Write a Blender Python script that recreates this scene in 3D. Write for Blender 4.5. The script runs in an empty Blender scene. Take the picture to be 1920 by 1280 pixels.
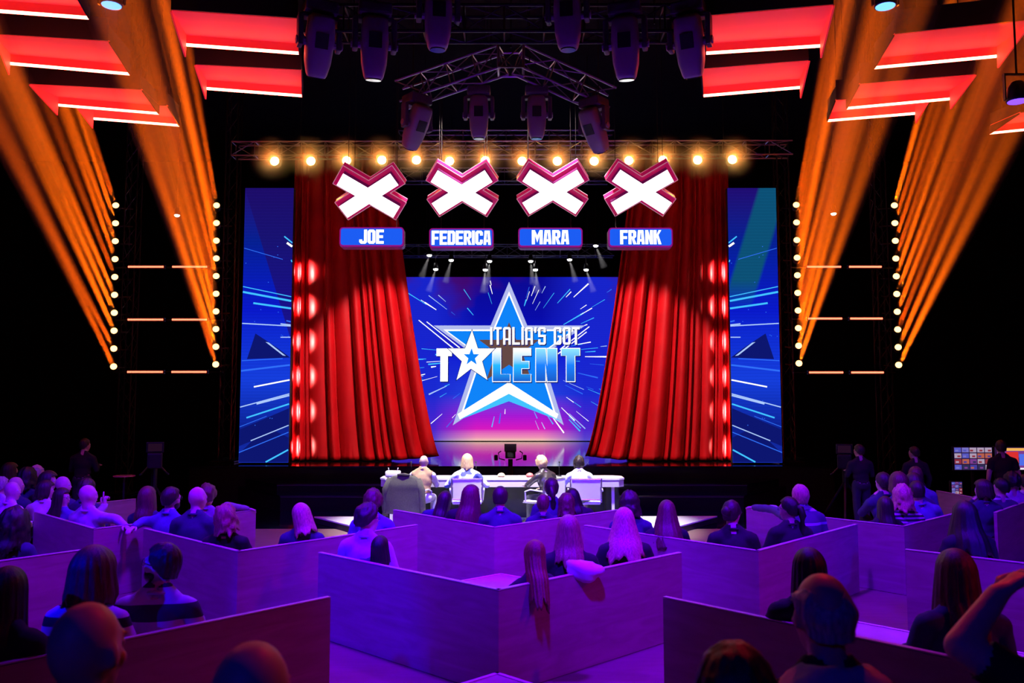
import bpy, bmesh, math, random
import numpy as np
from mathutils import Vector, Matrix, Quaternion, noise as mnoise

# ------------------------------------------------------------------ scene, camera, world, exposure
SC = bpy.context.scene
COL = SC.collection
FPX = 1580.0                       # focal length in pixels of the 1920x1280 frame
CAMH = 2.1
PITCH = math.atan(120.0 / FPX)
cam_d = bpy.data.cameras.new('camera')
cam = bpy.data.objects.new('camera', cam_d)
COL.objects.link(cam)
cam.location = (0, 0, CAMH)
cam.rotation_euler = (math.pi / 2 + PITCH, 0, 0)
cam_d.sensor_width = 36.0
cam_d.lens = FPX / 1920.0 * 36.0
cam_d.clip_start = 0.05
cam_d.clip_end = 200
cam_d.dof.use_dof = True
cam_d.dof.focus_distance = 15.5
cam_d.dof.aperture_fstop = 3.2
SC.camera = cam
world = bpy.data.worlds.new('world')
SC.world = world
world.use_nodes = True
world.node_tree.nodes['Background'].inputs[0].default_value = (0.010, 0.004, 0.022, 1)
world.node_tree.nodes['Background'].inputs[1].default_value = 0.06
SC.view_settings.view_transform = 'Standard'
SC.view_settings.look = 'None'
SC.view_settings.exposure = 0.0
SC.view_settings.gamma = 1.0
SC.view_settings.use_curve_mapping = False
SC.cycles.max_bounces = 5
SC.cycles.diffuse_bounces = 2
SC.cycles.glossy_bounces = 3
SC.cycles.volume_bounces = 0
SC.cycles.sample_clamp_indirect = 4.0
SC.cycles.use_adaptive_sampling = True
SC.cycles.adaptive_threshold = 0.02
SC.cycles.adaptive_min_samples = 16
SC.cycles.caustics_reflective = False
SC.cycles.caustics_refractive = False


def W(px, py, Y):
    """World point on the vertical plane at distance Y seen at that picture position."""
    u = (px - 960.0) / FPX
    v = (640.0 - py) / FPX
    dy = math.cos(PITCH) - v * math.sin(PITCH)
    dz = math.sin(PITCH) + v * math.cos(PITCH)
    t = Y / dy
    return Vector((u * t, Y, CAMH + dz * t))


def WZ(px, py, z):
    """World point on the horizontal plane at height z."""
    u = (px - 960.0) / FPX
    v = (640.0 - py) / FPX
    dy = math.cos(PITCH) - v * math.sin(PITCH)
    dz = math.sin(PITCH) + v * math.cos(PITCH)
    t = (z - CAMH) / dz
    return Vector((u * t, dy * t, z))


def lamp(kind, loc, target=None, power=100, color=(1, 1, 1), size=0.1, angle=30, blend=0.3, name=None, size_y=None):
    d = bpy.data.lights.new(name or kind.lower() + '_light', kind)
    d.energy = power
    d.color = color
    if kind == 'SPOT':
        d.spot_size = math.radians(angle)
        d.spot_blend = blend
        d.shadow_soft_size = size
    elif kind == 'AREA':
        d.size = size
        if size_y:
            d.shape = 'RECTANGLE'
            d.size_y = size_y
    else:
        d.shadow_soft_size = size
    o = bpy.data.objects.new(name or kind.lower() + '_light', d)
    COL.objects.link(o)
    o.location = loc
    if target is not None:
        dv = Vector(target) - Vector(loc)
        o.rotation_euler = dv.to_track_quat('-Z', 'Y').to_euler()
    return o


# wash lights hung over the audience
BEAM_POWER = 240000.0
ROW_POWER = 32.0
WING_POWER = 260.0
lamp('SPOT', (0.0, 0.5, 8.6), (0.0, 9.8, 0.4), 14000, (0.06, 0.0, 1.0), 0.3, 33, 0.9, name='violet_wash_centre')
lamp('SPOT', (-6.0, 2.0, 8.6), (-4.8, 9.8, 0.5), 5200, (0.055, 0.0, 1.0), 0.3, 44, 0.8, name='violet_wash_left')
lamp('SPOT', (6.0, 2.0, 8.6), (4.8, 9.8, 0.5), 4200, (0.07, 0.0, 1.0), 0.3, 44, 0.8, name='violet_wash_right')
lamp('SPOT', (-1.8, 8.2, 6.6), (-2.6, 9.2, 0.0), 3800, (0.12, 0.0, 1.0), 0.25, 88, 0.6, name='violet_down_wash')
lamp('SPOT', (1.8, 8.2, 6.6), (2.6, 9.2, 0.0), 3800, (0.12, 0.0, 1.0), 0.25, 88, 0.6, name='violet_down_wash')
lamp('SPOT', (-7.0, 0.0, 5.4), (-1.85, 7.1, 0.35), 4200, (0.0, 0.0, 1.0), 0.1, 14, 0.5, name='blue_wash_left')
lamp('SPOT', (7.0, 0.0, 5.4), (3.6, 9.2, 0.35), 3000, (0.0, 0.0, 1.0), 0.1, 12, 0.6, name='blue_wash_right')
lamp('SPOT', (-1.2, -1.4, 3.6), (0.3, 4.0, 1.2), 80, (0.0, 0.01, 1.0), 0.1, 62, 0.6, name='blue_back_light')
lamp('SPOT', (8.5, 2.0, 6.2), (0.4, 7.4, 0.4), 600, (0.85, 0.0, 0.16), 0.2, 44, 0.8, name='magenta_wash')
lamp('SPOT', (3.0, 9.0, 8.6), (0.4, 2.0, 1.4), 700, (1.0, 0.01, 0.05), 0.2, 30, 0.7, name='red_front_light')
lamp('SPOT', (-1.5, 13.2, 5.8), (-1.0, 14.3, 0.8), 3300, (1, 0.94, 0.98), 0.12, 47, 0.45, name='judge_key')
lamp('SPOT', (1.5, 13.2, 5.8), (1.0, 14.3, 0.8), 3300, (1, 0.94, 0.98), 0.12, 47, 0.45, name='judge_key')
lamp('SPOT', (0.6, 15.4, 10.6), (-3.7, 20.7, 2.2), 7500, (1, 0.78, 0.74), 0.06, 24, 0.4, name='curtain_key')
lamp('SPOT', (-0.6, 15.4, 10.6), (3.7, 20.7, 2.2), 7500, (1, 0.78, 0.74), 0.06, 24, 0.4, name='curtain_key')


# ------------------------------------------------------------------ materials
MATS = {}


def mat(name, color=(0.5, 0.5, 0.5), rough=0.5, metal=0.0, emit=None, estr=0.0, spec=0.5, var=0.0, vscale=8.0, bump=0.0,
        bscale=40.0, stretch=None, sheen=0.0, coat=0.0):
    if name in MATS:
        return MATS[name]
    m = bpy.data.materials.new(name)
    m.use_nodes = True
    nt = m.node_tree
    b = nt.nodes['Principled BSDF']
    b.inputs['Base Color'].default_value = (*color, 1)
    b.inputs['Roughness'].default_value = rough
    b.inputs['Metallic'].default_value = metal
    b.inputs['Specular IOR Level'].default_value = spec
    if sheen:
        b.inputs['Sheen Weight'].default_value = sheen
    if coat:
        b.inputs['Coat Weight'].default_value = coat
    if emit is not None:
        b.inputs['Emission Color'].default_value = (*emit, 1)
        b.inputs['Emission Strength'].default_value = estr
    if var or bump:
        tc = nt.nodes.new('ShaderNodeTexCoord')
        mp = nt.nodes.new('ShaderNodeMapping')
        nt.links.new(tc.outputs['Object'], mp.inputs['Vector'])
        if stretch:
            mp.inputs['Scale'].default_value = stretch
        if var:
            n = nt.nodes.new('ShaderNodeTexNoise')
            n.inputs['Scale'].default_value = vscale
            n.inputs['Detail'].default_value = 5
            nt.links.new(mp.outputs[0], n.inputs['Vector'])
            r = nt.nodes.new('ShaderNodeValToRGB')
            r.color_ramp.elements[0].position = 0.3
            r.color_ramp.elements[1].position = 0.7
            r.color_ramp.elements[0].color = (*[max(0, c * (1 - var)) for c in color], 1)
            r.color_ramp.elements[1].color = (*[min(1, c * (1 + var)) for c in color], 1)
            nt.links.new(n.outputs['Fac'], r.inputs['Fac'])
            nt.links.new(r.outputs['Color'], b.inputs['Base Color'])
        if bump:
            n2 = nt.nodes.new('ShaderNodeTexNoise')
            n2.inputs['Scale'].default_value = bscale
            n2.inputs['Detail'].default_value = 4
            nt.links.new(mp.outputs[0], n2.inputs['Vector'])
            bp = nt.nodes.new('ShaderNodeBump')
            bp.inputs['Strength'].default_value = bump
            bp.inputs['Distance'].default_value = 0.01
            nt.links.new(n2.outputs['Fac'], bp.inputs['Height'])
            nt.links.new(bp.outputs['Normal'], b.inputs['Normal'])
    MATS[name] = m
    return m


def glow(name, color, strength, lights=False):
    if name in MATS:
        return MATS[name]
    m = bpy.data.materials.new(name)
    m.use_nodes = True
    nt = m.node_tree
    nt.nodes.clear()
    out = nt.nodes.new('ShaderNodeOutputMaterial')
    e = nt.nodes.new('ShaderNodeEmission')
    e.inputs[0].default_value = (*color, 1)
    e.inputs[1].default_value = strength
    nt.links.new(e.outputs[0], out.inputs[0])
    if not lights:
        m.cycles.emission_sampling = 'NONE'
    MATS[name] = m
    return m


# ------------------------------------------------------------------ mesh helpers
class MB:
    def __init__(self):
        self.v = []
        self.f = []

    def add(self, verts, faces):
        o = len(self.v)
        self.v.extend([tuple(x) for x in verts])
        self.f.extend([tuple(i + o for i in f) for f in faces])
        return self

    def box(self, c, s, rot=None):
        hx, hy, hz = s[0] / 2, s[1] / 2, s[2] / 2
        vs = [Vector((x, y, z)) for x in (-hx, hx) for y in (-hy, hy) for z in (-hz, hz)]
        if rot is not None:
            vs = [rot @ x for x in vs]
        c = Vector(c)
        return self.add([x + c for x in vs], [(0, 1, 3, 2), (4, 6, 7, 5), (0, 4, 5, 1), (2, 3, 7, 6), (0, 2, 6, 4), (1, 5, 7, 3)])

    def rbox(self, c, s, r=0.02, rot=None):
        """box with chamfered edges"""
        hx, hy, hz = s[0] / 2, s[1] / 2, s[2] / 2
        r = min(r, hx * 0.9, hy * 0.9, hz * 0.9)
        bm = bmesh.new()
        bmesh.ops.create_cube(bm, size=1)
        for v in bm.verts:
            v.co = Vector((v.co.x * s[0], v.co.y * s[1], v.co.z * s[2]))
        bmesh.ops.bevel(bm, geom=bm.edges[:], offset=r, segments=2, affect='EDGES', profile=0.6)
        bm.verts.index_update()
        c = Vector(c)
        vs = [(rot @ v.co if rot is not None else v.co) + c for v in bm.verts]
        fs = [[v.index for v in f.verts] for f in bm.faces]
        bm.free()
        return self.add(vs, fs)

    def tube(self, p0, p1, r0, r1=None, n=8, cap=True):
        r1 = r0 if r1 is None else r1
        p0, p1 = Vector(p0), Vector(p1)
        d = (p1 - p0)
        if d.length < 1e-6:
            return self
        q = d.to_track_quat('Z', 'Y')
        vs = []
        for p, r in ((p0, r0), (p1, r1)):
            for i in range(n):
                a = 2 * math.pi * i / n
                vs.append(p + q @ Vector((math.cos(a) * r, math.sin(a) * r, 0)))
        fs = [(i, (i + 1) % n, n + (i + 1) % n, n + i) for i in range(n)]
        if cap:
            fs += [tuple(range(n - 1, -1, -1)), tuple(range(n, 2 * n))]
        return self.add(vs, fs)

    def path(self, pts, r, n=6):
        """bent tube; r a number or list"""
        pts = [Vector(p) for p in pts]
        rs = r if isinstance(r, (list, tuple)) else [r] * len(pts)
        vs, fs = [], []
        for k, p in enumerate(pts):
            a = pts[max(0, k - 1)]
            b = pts[min(len(pts) - 1, k + 1)]
            q = (b - a).to_track_quat('Z', 'Y')
            for i in range(n):
                t = 2 * math.pi * i / n
                vs.append(p + q @ Vector((math.cos(t) * rs[k], math.sin(t) * rs[k], 0)))
        for k in range(len(pts) - 1):
            for i in range(n):
                fs.append((k * n + i, k * n + (i + 1) % n, (k + 1) * n + (i + 1) % n, (k + 1) * n + i))
        fs += [tuple(range(n - 1, -1, -1)), tuple(range((len(pts) - 1) * n, len(pts) * n))]
        return self.add(vs, fs)

    def lathe(self, prof, n=16, origin=(0, 0, 0), q=None):
        """profile of (radius, z), revolved about z, closed at both ends"""
        vs, fs = [], []
        o = Vector(origin)
        for r, z in prof:
            for i in range(n):
                a = 2 * math.pi * i / n
                p = Vector((math.cos(a) * r, math.sin(a) * r, z))
                vs.append((q @ p if q is not None else p) + o)
        m = len(prof)
        for k in range(m - 1):
            for i in range(n):
                fs.append((k * n + i, k * n + (i + 1) % n, (k + 1) * n + (i + 1) % n, (k + 1) * n + i))
        fs += [tuple(range(n - 1, -1, -1)), tuple(range((m - 1) * n, m * n))]
        return self.add(vs, fs)

    def prism(self, poly, d):
        """polygon (list of 3d points) pushed along vector d"""
        d = Vector(d)
        n = len(poly)
        a = [Vector(p) for p in poly]
        vs = a + [p + d for p in a]
        fs = [tuple(range(n - 1, -1, -1)), tuple(range(n, 2 * n))]
        fs += [(i, (i + 1) % n, n + (i + 1) % n, n + i) for i in range(n)]
        return self.add(vs, fs)

    def ball(self, c, r, n=12, m=8, q=None):
        """ellipsoid; r a number or 3 numbers"""
        r = (r, r, r) if not isinstance(r, (list, tuple)) else r
        c = Vector(c)
        vs = []
        for j in range(1, m):
            t = math.pi * j / m
            for i in range(n):
                a = 2 * math.pi * i / n
                p = Vector((r[0] * math.sin(t) * math.cos(a), r[1] * math.sin(t) * math.sin(a), r[2] * math.cos(t)))
                vs.append((q @ p if q is not None else p) + c)
        top = Vector((0, 0, r[2]))
        vs.append((q @ top if q is not None else top) + c)
        vs.append((q @ -top if q is not None else -top) + c)
        fs = []
        for j in range(m - 2):
            for i in range(n):
                fs.append((j * n + i, (j + 1) * n + i, (j + 1) * n + (i + 1) % n, j * n + (i + 1) % n))
        T = (m - 1) * n
        for i in range(n):
            fs.append((T, i, (i + 1) % n))
            fs.append((T + 1, (m - 2) * n + (i + 1) % n, (m - 2) * n + i))
        return self.add(vs, fs)

    def mesh(self, name, off=None):
        me = bpy.data.meshes.new(name)
        vs = self.v
        if off is not None:
            vs = [(x - off[0], y - off[1], z - off[2]) for x, y, z in vs]
        me.from_pydata(vs, [], self.f)
        me.update()
        return me

    def build(self, name, m, parent=None, smooth=False, off=None, fix=True):
        """one mesh object; under PARENT the points are taken relative to it when off is its place"""
        me = self.mesh(name, off)
        if fix:
            bm = bmesh.new()
            bm.from_mesh(me)
            bmesh.ops.recalc_face_normals(bm, faces=bm.faces[:])
            bm.to_mesh(me)
            bm.free()
        return obj(name, me, m, parent, smooth)


def obj(name, me, m, parent=None, smooth=False):
    o = bpy.data.objects.new(name, me)
    COL.objects.link(o)
    if m is not None and not me.materials:
        me.materials.append(m)
    if smooth:
        me.polygons.foreach_set('use_smooth', [True] * len(me.polygons))
    if parent is not None:
        o.parent = parent
    return o


def tag(o, label, cat=None, group=None, kind=None):
    o['label'] = label
    if cat:
        o['category'] = cat
    if group:
        o['group'] = group
    if kind:
        o['kind'] = kind
    return o


def thing(name, label, cat, loc=(0, 0, 0), rot=None, group=None):
    o = bpy.data.objects.new(name, None)
    COL.objects.link(o)
    o.location = loc
    o.empty_display_size = 0.1
    if rot is not None:
        o.rotation_euler = rot
    return tag(o, label, cat, group)


def struct(name, mb, m, label, smooth=False):
    o = mb.build(name, m, None, smooth)
    o['kind'] = 'structure'
    o['label'] = label
    o['category'] = name.split('_')[0]
    return o


RZ = lambda a: Matrix.Rotation(a, 3, 'Z')
RX = lambda a: Matrix.Rotation(a, 3, 'X')
RY = lambda a: Matrix.Rotation(a, 3, 'Y')

# ------------------------------------------------------------------ common materials
M_BLACK = mat('black_paint', (0.012, 0.011, 0.013), 0.7)
M_BLACKMETAL = mat('black_metal', (0.03, 0.028, 0.032), 0.45, 0.6)
M_DRAPE = mat('black_drape', (0.006, 0.005, 0.007), 0.95, var=0.4, vscale=3)
M_ALU = mat('aluminium_tube', (0.42, 0.40, 0.43), 0.35, 0.9)
M_WHITE = mat('white_plastic', (0.82, 0.82, 0.84), 0.35)

# ------------------------------------------------------------------ room shell
def gloss_floor():
    m = bpy.data.materials.new('studio_floor')
    m.use_nodes = True
    nt = m.node_tree
    b = nt.nodes['Principled BSDF']
    tc = nt.nodes.new('ShaderNodeTexCoord')
    mp = nt.nodes.new('ShaderNodeMapping')
    mp.inputs['Scale'].default_value = (1.2, 6, 1)
    nt.links.new(tc.outputs['Object'], mp.inputs[0])
    n = nt.nodes.new('ShaderNodeTexNoise')
    n.inputs['Scale'].default_value = 2.5
    n.inputs['Detail'].default_value = 8
    nt.links.new(mp.outputs[0], n.inputs[0])
    r = nt.nodes.new('ShaderNodeValToRGB')
    r.color_ramp.elements[0].color = (0.16, 0.10, 0.07, 1)
    r.color_ramp.elements[1].color = (0.30, 0.20, 0.14, 1)
    nt.links.new(n.outputs[0], r.inputs[0])
    nt.links.new(r.outputs[0], b.inputs['Base Color'])
    b.inputs['Roughness'].default_value = 0.55
    return m


M_FLOOR = gloss_floor()
M_GLOSS = mat('gloss_black_deck', (0.006, 0.006, 0.008), 0.08, spec=0.6, bump=0.02, bscale=6)
M_STAGEFRONT = mat('stage_fascia', (0.010, 0.009, 0.011), 0.35)
struct('floor', MB().box((0, 6.4, -0.05), (40, 16.4, 0.1)), M_FLOOR, 'brown timber studio floor between the audience boxes')
struct('floor_stage_apron', MB().box((0, 24.35, -0.05), (40, 19.5, 0.1)), M_GLOSS, 'glossy black floor in front of the stage')
struct('wall_back', MB().box((0, 34.1, 6), (40, 0.2, 12.2)), M_DRAPE, 'black draped wall behind the stage')
struct('wall_left', MB().box((-20.1, 16.2, 6), (0.2, 36, 12.2)), M_DRAPE, 'black draped side wall of the studio')
struct('wall_right', MB().box((20.1, 16.2, 6), (0.2, 36, 12.2)), M_DRAPE, 'black draped side wall of the studio opposite')
struct('wall_front', MB().box((0, -1.9, 6), (40, 0.2, 12.2)), M_DRAPE, 'black draped wall behind the audience')
struct('ceiling', MB().box((0, 16.2, 12.15), (40.4, 36.4, 0.1)), M_DRAPE, 'black studio ceiling above the trusses')

# ------------------------------------------------------------------ stage and its steps
STZ = 0.75
DECKY = 19.0


def slab(poly, z0, z1):
    return MB().prism([(x, y, z0) for x, y in poly], (0, 0, z1 - z0))


stage = thing('stage', 'wide black stage with glossy deck under the red curtains', 'stage', (0, 26, 0))
slab([(-7.2, 19.0), (7.2, 19.0), (7.6, 20.0), (7.6, 33.8), (-7.6, 33.8), (-7.6, 20.0)], 0.0, STZ - 0.03).build('body', M_STAGEFRONT, stage, off=(0, 26, 0))
slab([(-7.2, 18.98), (7.2, 18.98), (7.62, 20.0), (7.62, 33.85), (-7.62, 33.85), (-7.62, 20.0)], STZ - 0.03, STZ).build('deck', M_GLOSS, stage, off=(0, 26, 0))
for i, (z0, z1, yf, xf, xb, lab) in enumerate(((0.31, 0.47, 17.75, 4.9, 5.95, 'upper of two glossy black steps before the stage'),
                                              (0.0, 0.31, 17.0, 4.62, 6.1, 'lower and wider black step before the stage'))):
    st = thing('stage_step', lab, 'step', (0, 18, z0))
    poly = [(-xf, yf), (xf, yf), (xb, 18.97), (-xb, 18.97)]
    slab(poly, z0, z1 - 0.02).build('riser', M_STAGEFRONT, st, off=(0, 18, z0))
    poly = [(-xf - .01, yf - .015), (xf + .01, yf - .015), (xb + .01, 18.97), (-xb - .01, 18.97)]
    slab(poly, z1 - 0.02, z1).build('tread', M_GLOSS, st, off=(0, 18, z0))
    MB().box((0, yf - .02, z1 - .03), (2 * xf, .012, .012)).build('edge_trim', mat('brushed_trim', (0.25, 0.23, 0.22), 0.4, 0.8), st, off=(0, 18, z0))

# ------------------------------------------------------------------ curtains
M_VELVET = mat('red_velvet', (0.50, 0.003, 0.007), 0.45, var=0.12, vscale=2.0, bump=0.15, bscale=120, spec=0.3)


def curtain(sgn, lab):
    nu, nv = 240, 70
    rnd = random.Random(5 if sgn < 0 else 9)
    xo = 5.45 if sgn < 0 else 5.42
    folds = [(0.0, .022, .5), (.022, .026, 1.3), (.048, .03, .2), (.078, .036, 1.6), (.114, .03, .3)]
    u = 0.144
    while u < 1.0:
        w = rnd.choice((0.035, 0.05, 0.07, 0.10, 0.14))
        folds.append((u, w, rnd.uniform(0.5, 1.0)))
        u += w
    def prof(t):
        for a, w, h in folds:
            if a <= t < a + w:
                s = (t - a) / w
                return h * (math.sin(math.pi * s) ** 0.7)
        return 0.0
    vs = []
    z1 = 8.35
    for j in range(nv + 1):
        v = j / nv                                  # 0 at the hem
        z = STZ + 0.02 + (z1 - STZ) * v
        zz = min(1.0, (z - STZ) / 6.4)
        xin = 1.78 + 1.12 * zz ** 0.75              # inner edge pulled in towards the top
        for i in range(nu + 1):
            u = i / nu
            x = xo + (xin - xo) * u
            p = prof(u + 0.006 * math.sin(3 * v + 5 * u))
            amp = (0.14 + 0.26 * u) * (0.65 + 0.35 * (1 - v))
            y = 20.75 - amp * p + 1.0 * max(0, u - 0.55) ** 1.5 * (1.3 - 0.6 * v)
            lift = 0.09 * max(0, (u - 0.6) / 0.4) ** 2 * (1 - v) ** 4
            wob = 0.02 * mnoise.noise((x * 3, z * 0.6, sgn * 7.0))
            bun = 0.0
            if v < 0.05:
                bun = 0.05 * (1 - v / 0.05) * abs(mnoise.noise((x * 9, z * 3, 2.0)))
            vs.append((sgn * x, y + wob - bun, z + lift))
    fs = []
    n1 = nu + 1
    for j in range(nv):
        for i in range(nu):
            fs.append((j * n1 + i, j * n1 + i + 1, (j + 1) * n1 + i + 1, (j + 1) * n1 + i))
    # back cloth layer gives the drape thickness
    o = len(vs)
    vs += [(x, y + 0.02, z) for x, y, z in vs]
    fs += [tuple(k + o for k in reversed(f)) for f in fs]
    for i in range(nu):
        fs.append((i, i + 1, o + i + 1, o + i))
        a = nv * n1
        fs.append((a + i, a + i + 1, o + a + i + 1, o + a + i))
    for j in range(nv):
        fs.append((j * n1, (j + 1) * n1, o + (j + 1) * n1, o + j * n1))
        k = nu
        fs.append((j * n1 + k, (j + 1) * n1 + k, o + (j + 1) * n1 + k, o + j * n1 + k))
    mb = MB()
    mb.v, mb.f = vs, fs
    t = thing('stage_curtain', lab, 'curtain', (sgn * 4, 20.75, STZ))
    mb.build('drape', M_VELVET, t, True, off=(sgn * 4, 20.75, STZ))
    MB().tube((sgn * 2.4, 20.9, 8.37), (sgn * 5.7, 20.9, 8.37), 0.04).build('track', M_BLACKMETAL, t, off=(sgn * 4, 20.75, STZ))
    for k in range(10):
        MB().box((sgn * (2.9 + k * .27), 20.85, 8.35), (.03, .05, .1)).build('runner', M_BLACKMETAL, t, off=(sgn * 4, 20.75, STZ))
    return t


curtain(-1, 'red velvet stage curtain swept open beside the screen, on the side of the green jacket')
curtain(1, 'red velvet stage curtain swept open beside the screen, on the white jacket side')
# lamps let into the wings rake the outer folds
for s in (-1, 1):
    for k in range(6):
        z = 1.1 + 0.86 * k
        p = Vector((s * 5.50, 20.12, z))
        t = thing('wing_lamp', '%s small white lamp of six behind the %s side screen, raking the curtain' % (
            ('lowest', 'second lowest', 'third lowest', 'third highest', 'second highest', 'highest')[k], 'left' if s < 0 else 'right'),
            'lamp', p, group='raking lamps in the wings')
        MB().tube((0, 0, 0), (-s * .06, .10, 0), 0.05, n=10).build('housing', M_BLACKMETAL, t)
        MB().tube((0, 0, 0), (-s * .0, -.36, 0), .015, n=6).build('bracket', M_BLACKMETAL, t)
        MB().tube((-s * .061, .101, 0), (-s * .067, .111, 0), 0.042, n=10).build('lens', glow('warm_lens', (1, 0.9, 0.8), 8), t)
        lamp('SPOT', p + Vector((-s * .10, .16, 0)), p + Vector((-s * .46, .74, 0)), WING_POWER, (1, 0.72, 0.62), 0.04, 64, 0.95, name='wing_spot')

# ------------------------------------------------------------------ lettering: block glyphs as polygons in a 1-high box
def glyph(ch, w, s):
    """list of convex polygons (x, y) and the advance width"""
    R = lambda a, b, c, d: [(a, b), (c, b), (c, d), (a, d)]
    k = s * 0.55
    h = s * 0.86
    TL = [(0, 1 - h - .02), (s, 1 - h - .02), (s + .0, 1 - h), (s, 1), (k, 1), (0, 1 - k)]
    def ctl(x0=0.0):
        return [(x0, 1 - h), (x0 + s, 1 - h), (x0 + s, 1), (x0 + k, 1), (x0, 1 - k)]
    def ctr(x1=w):
        return [(x1 - s, 1 - h), (x1, 1 - h), (x1, 1 - k), (x1 - k, 1), (x1 - s, 1)]
    def cbl(x0=0.0):
        return [(x0, k), (x0 + k, 0), (x0 + s, 0), (x0 + s, h), (x0, h)]
    def cbr(x1=w):
        return [(x1 - s, 0), (x1 - k, 0), (x1, k), (x1, h), (x1 - s, h)]
    top, bot = R(s, 1 - h, w - s, 1), R(s, 0, w - s, h)
    lef, rig = R(0, h, s, 1 - h), R(w - s, h, w, 1 - h)
    m0 = 0.5 - h / 2
    if ch == 'I':
        return [R(0, 0, s, 1)], s
    if ch == "'":
        return [[(0, 0.68), (s * .8, 0.68), (s, 1), (0, 1)]], s
    if ch == 'T':
        return [R(0, 1 - h, w, 1), R(w / 2 - s / 2, 0, w / 2 + s / 2, 1 - h)], w
    if ch == 'L':
        return [R(0, 0, s, 1), R(s, 0, w, h)], w
    if ch == 'E':
        return [R(0, 0, s, 1), R(s, 0, w, h), R(s, 1 - h, w, 1), R(s, m0, w * .9, m0 + h)], w
    if ch == 'F':
        return [R(0, 0, s, 1), R(s, 1 - h, w, 1), R(s, m0 - .03, w * .9, m0 - .03 + h)], w
    if ch == 'A' and s > .2:
        e = .15 * w
        return [[(0, 0), (s * .92, 0), (s * .92 + e * .9, 1), (e, 1)], [(w - s * .92, 0), (w, 0), (w - e, 1), (w - s * .92 - e * .9, 1)], R(s * .6 + e, .80, w - s * .6 - e, 1),
                R(s * .7, .20, w - s * .7, .36)], w
    if ch == 'A':
        return [R(0, 0, s, 1 - h), ctl(), top, ctr(), R(w - s, 0, w, 1 - h), R(s, .26, w - s, .26 + h * .8)], w
    if ch == 'O':
        return [ctl(), top, ctr(), lef, rig, cbl(), bot, cbr()], w
    if ch == 'D':
        return [R(0, 0, s, 1), top, ctr(), rig, bot, cbr()], w
    if ch == 'C':
        return [ctl(), top, ctr(), R(w - s, .66, w, 1 - h), lef, cbl(), bot, cbr(), R(w - s, h, w, .36)], w
    if ch == 'G':
        return [ctl(), top, ctr(), R(w - s, .68, w, 1 - h), lef, cbl(), bot, cbr(), R(w - s, h, w, .52), R(w * .52, .52 - h * .8, w - s, .52)], w
    if ch == 'R':
        return [R(0, 0, s, 1), top, ctr(), R(w - s, .56, w, 1 - h), R(s, .42, w - s, .42 + h * .7), [(w - s, .42), (w - s * .5, .42), (w, .54), (w, .58), (w - s, .58)],
                [(s * 1.05, .44), (w - s * .95, 0), (w + s * .12, 0), (w - s * .75, .44)]], w
    if ch == 'M':
        W2 = w * 1.35
        return [R(0, 0, s, 1), R(W2 - s, 0, W2, 1), [(s, 1), (s, .62), (W2 / 2, .12), (W2 / 2, .62)], [(W2 - s, 1), (W2 / 2, .62), (W2 / 2, .12), (W2 - s, .62)]], W2
    if ch == 'N':
        return [R(0, 0, s, 1), R(w - s, 0, w, 1), [(s, 1), (s, .55), (w - s, 0), (w - s, .45)]], w
    if ch == 'K':
        return [R(0, 0, s, 1), [(s, .42), (s, .66), (w - s * .9, 1), (w, 1)], [(s * 1.1, .56), (w * .62, .68), (w, 0), (w - s, 0)]], w
    if ch == 'J':
        return [R(w - s, h, w, 1), cbr(), bot, cbl(), R(0, h, s, .3)], w
    if ch == 'S':
        return [ctl(), top, ctr(), R(w - s, .70, w, 1 - h), R(0, .5, s, 1 - h), R(0, m0, w, m0 + h), R(w - s, h, w, .5), cbl(), bot, cbr(), R(0, h, s, .30)], w
    return [], w


def word(mb_of, text, org, ux, uz, height, total, wch, s, dn, gap=None, space=0.45):
    """letters of TEXT laid from ORG along ux, fitted to TOTAL width; mb_of(letter index) gives the mesh collector; dn = thickness vector"""
    adv, x = [], 0.0
    g = gap if gap is not None else s * 0.45
    for ch in text:
        if ch == ' ':
            x += space
            adv.append(None)
            continue
        polys, wd = glyph(ch, wch, s)
        adv.append((x, polys))
        x += wd + g
    full = x - g
    k = total / full
    for i, a in enumerate(adv):
        if a is None:
            continue
        for poly in a[1]:
            pts = [org + ux * ((a[0] + px) * k) + uz * (py * height) for px, py in poly]
            mb_of(i).prism(pts, dn)


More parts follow.
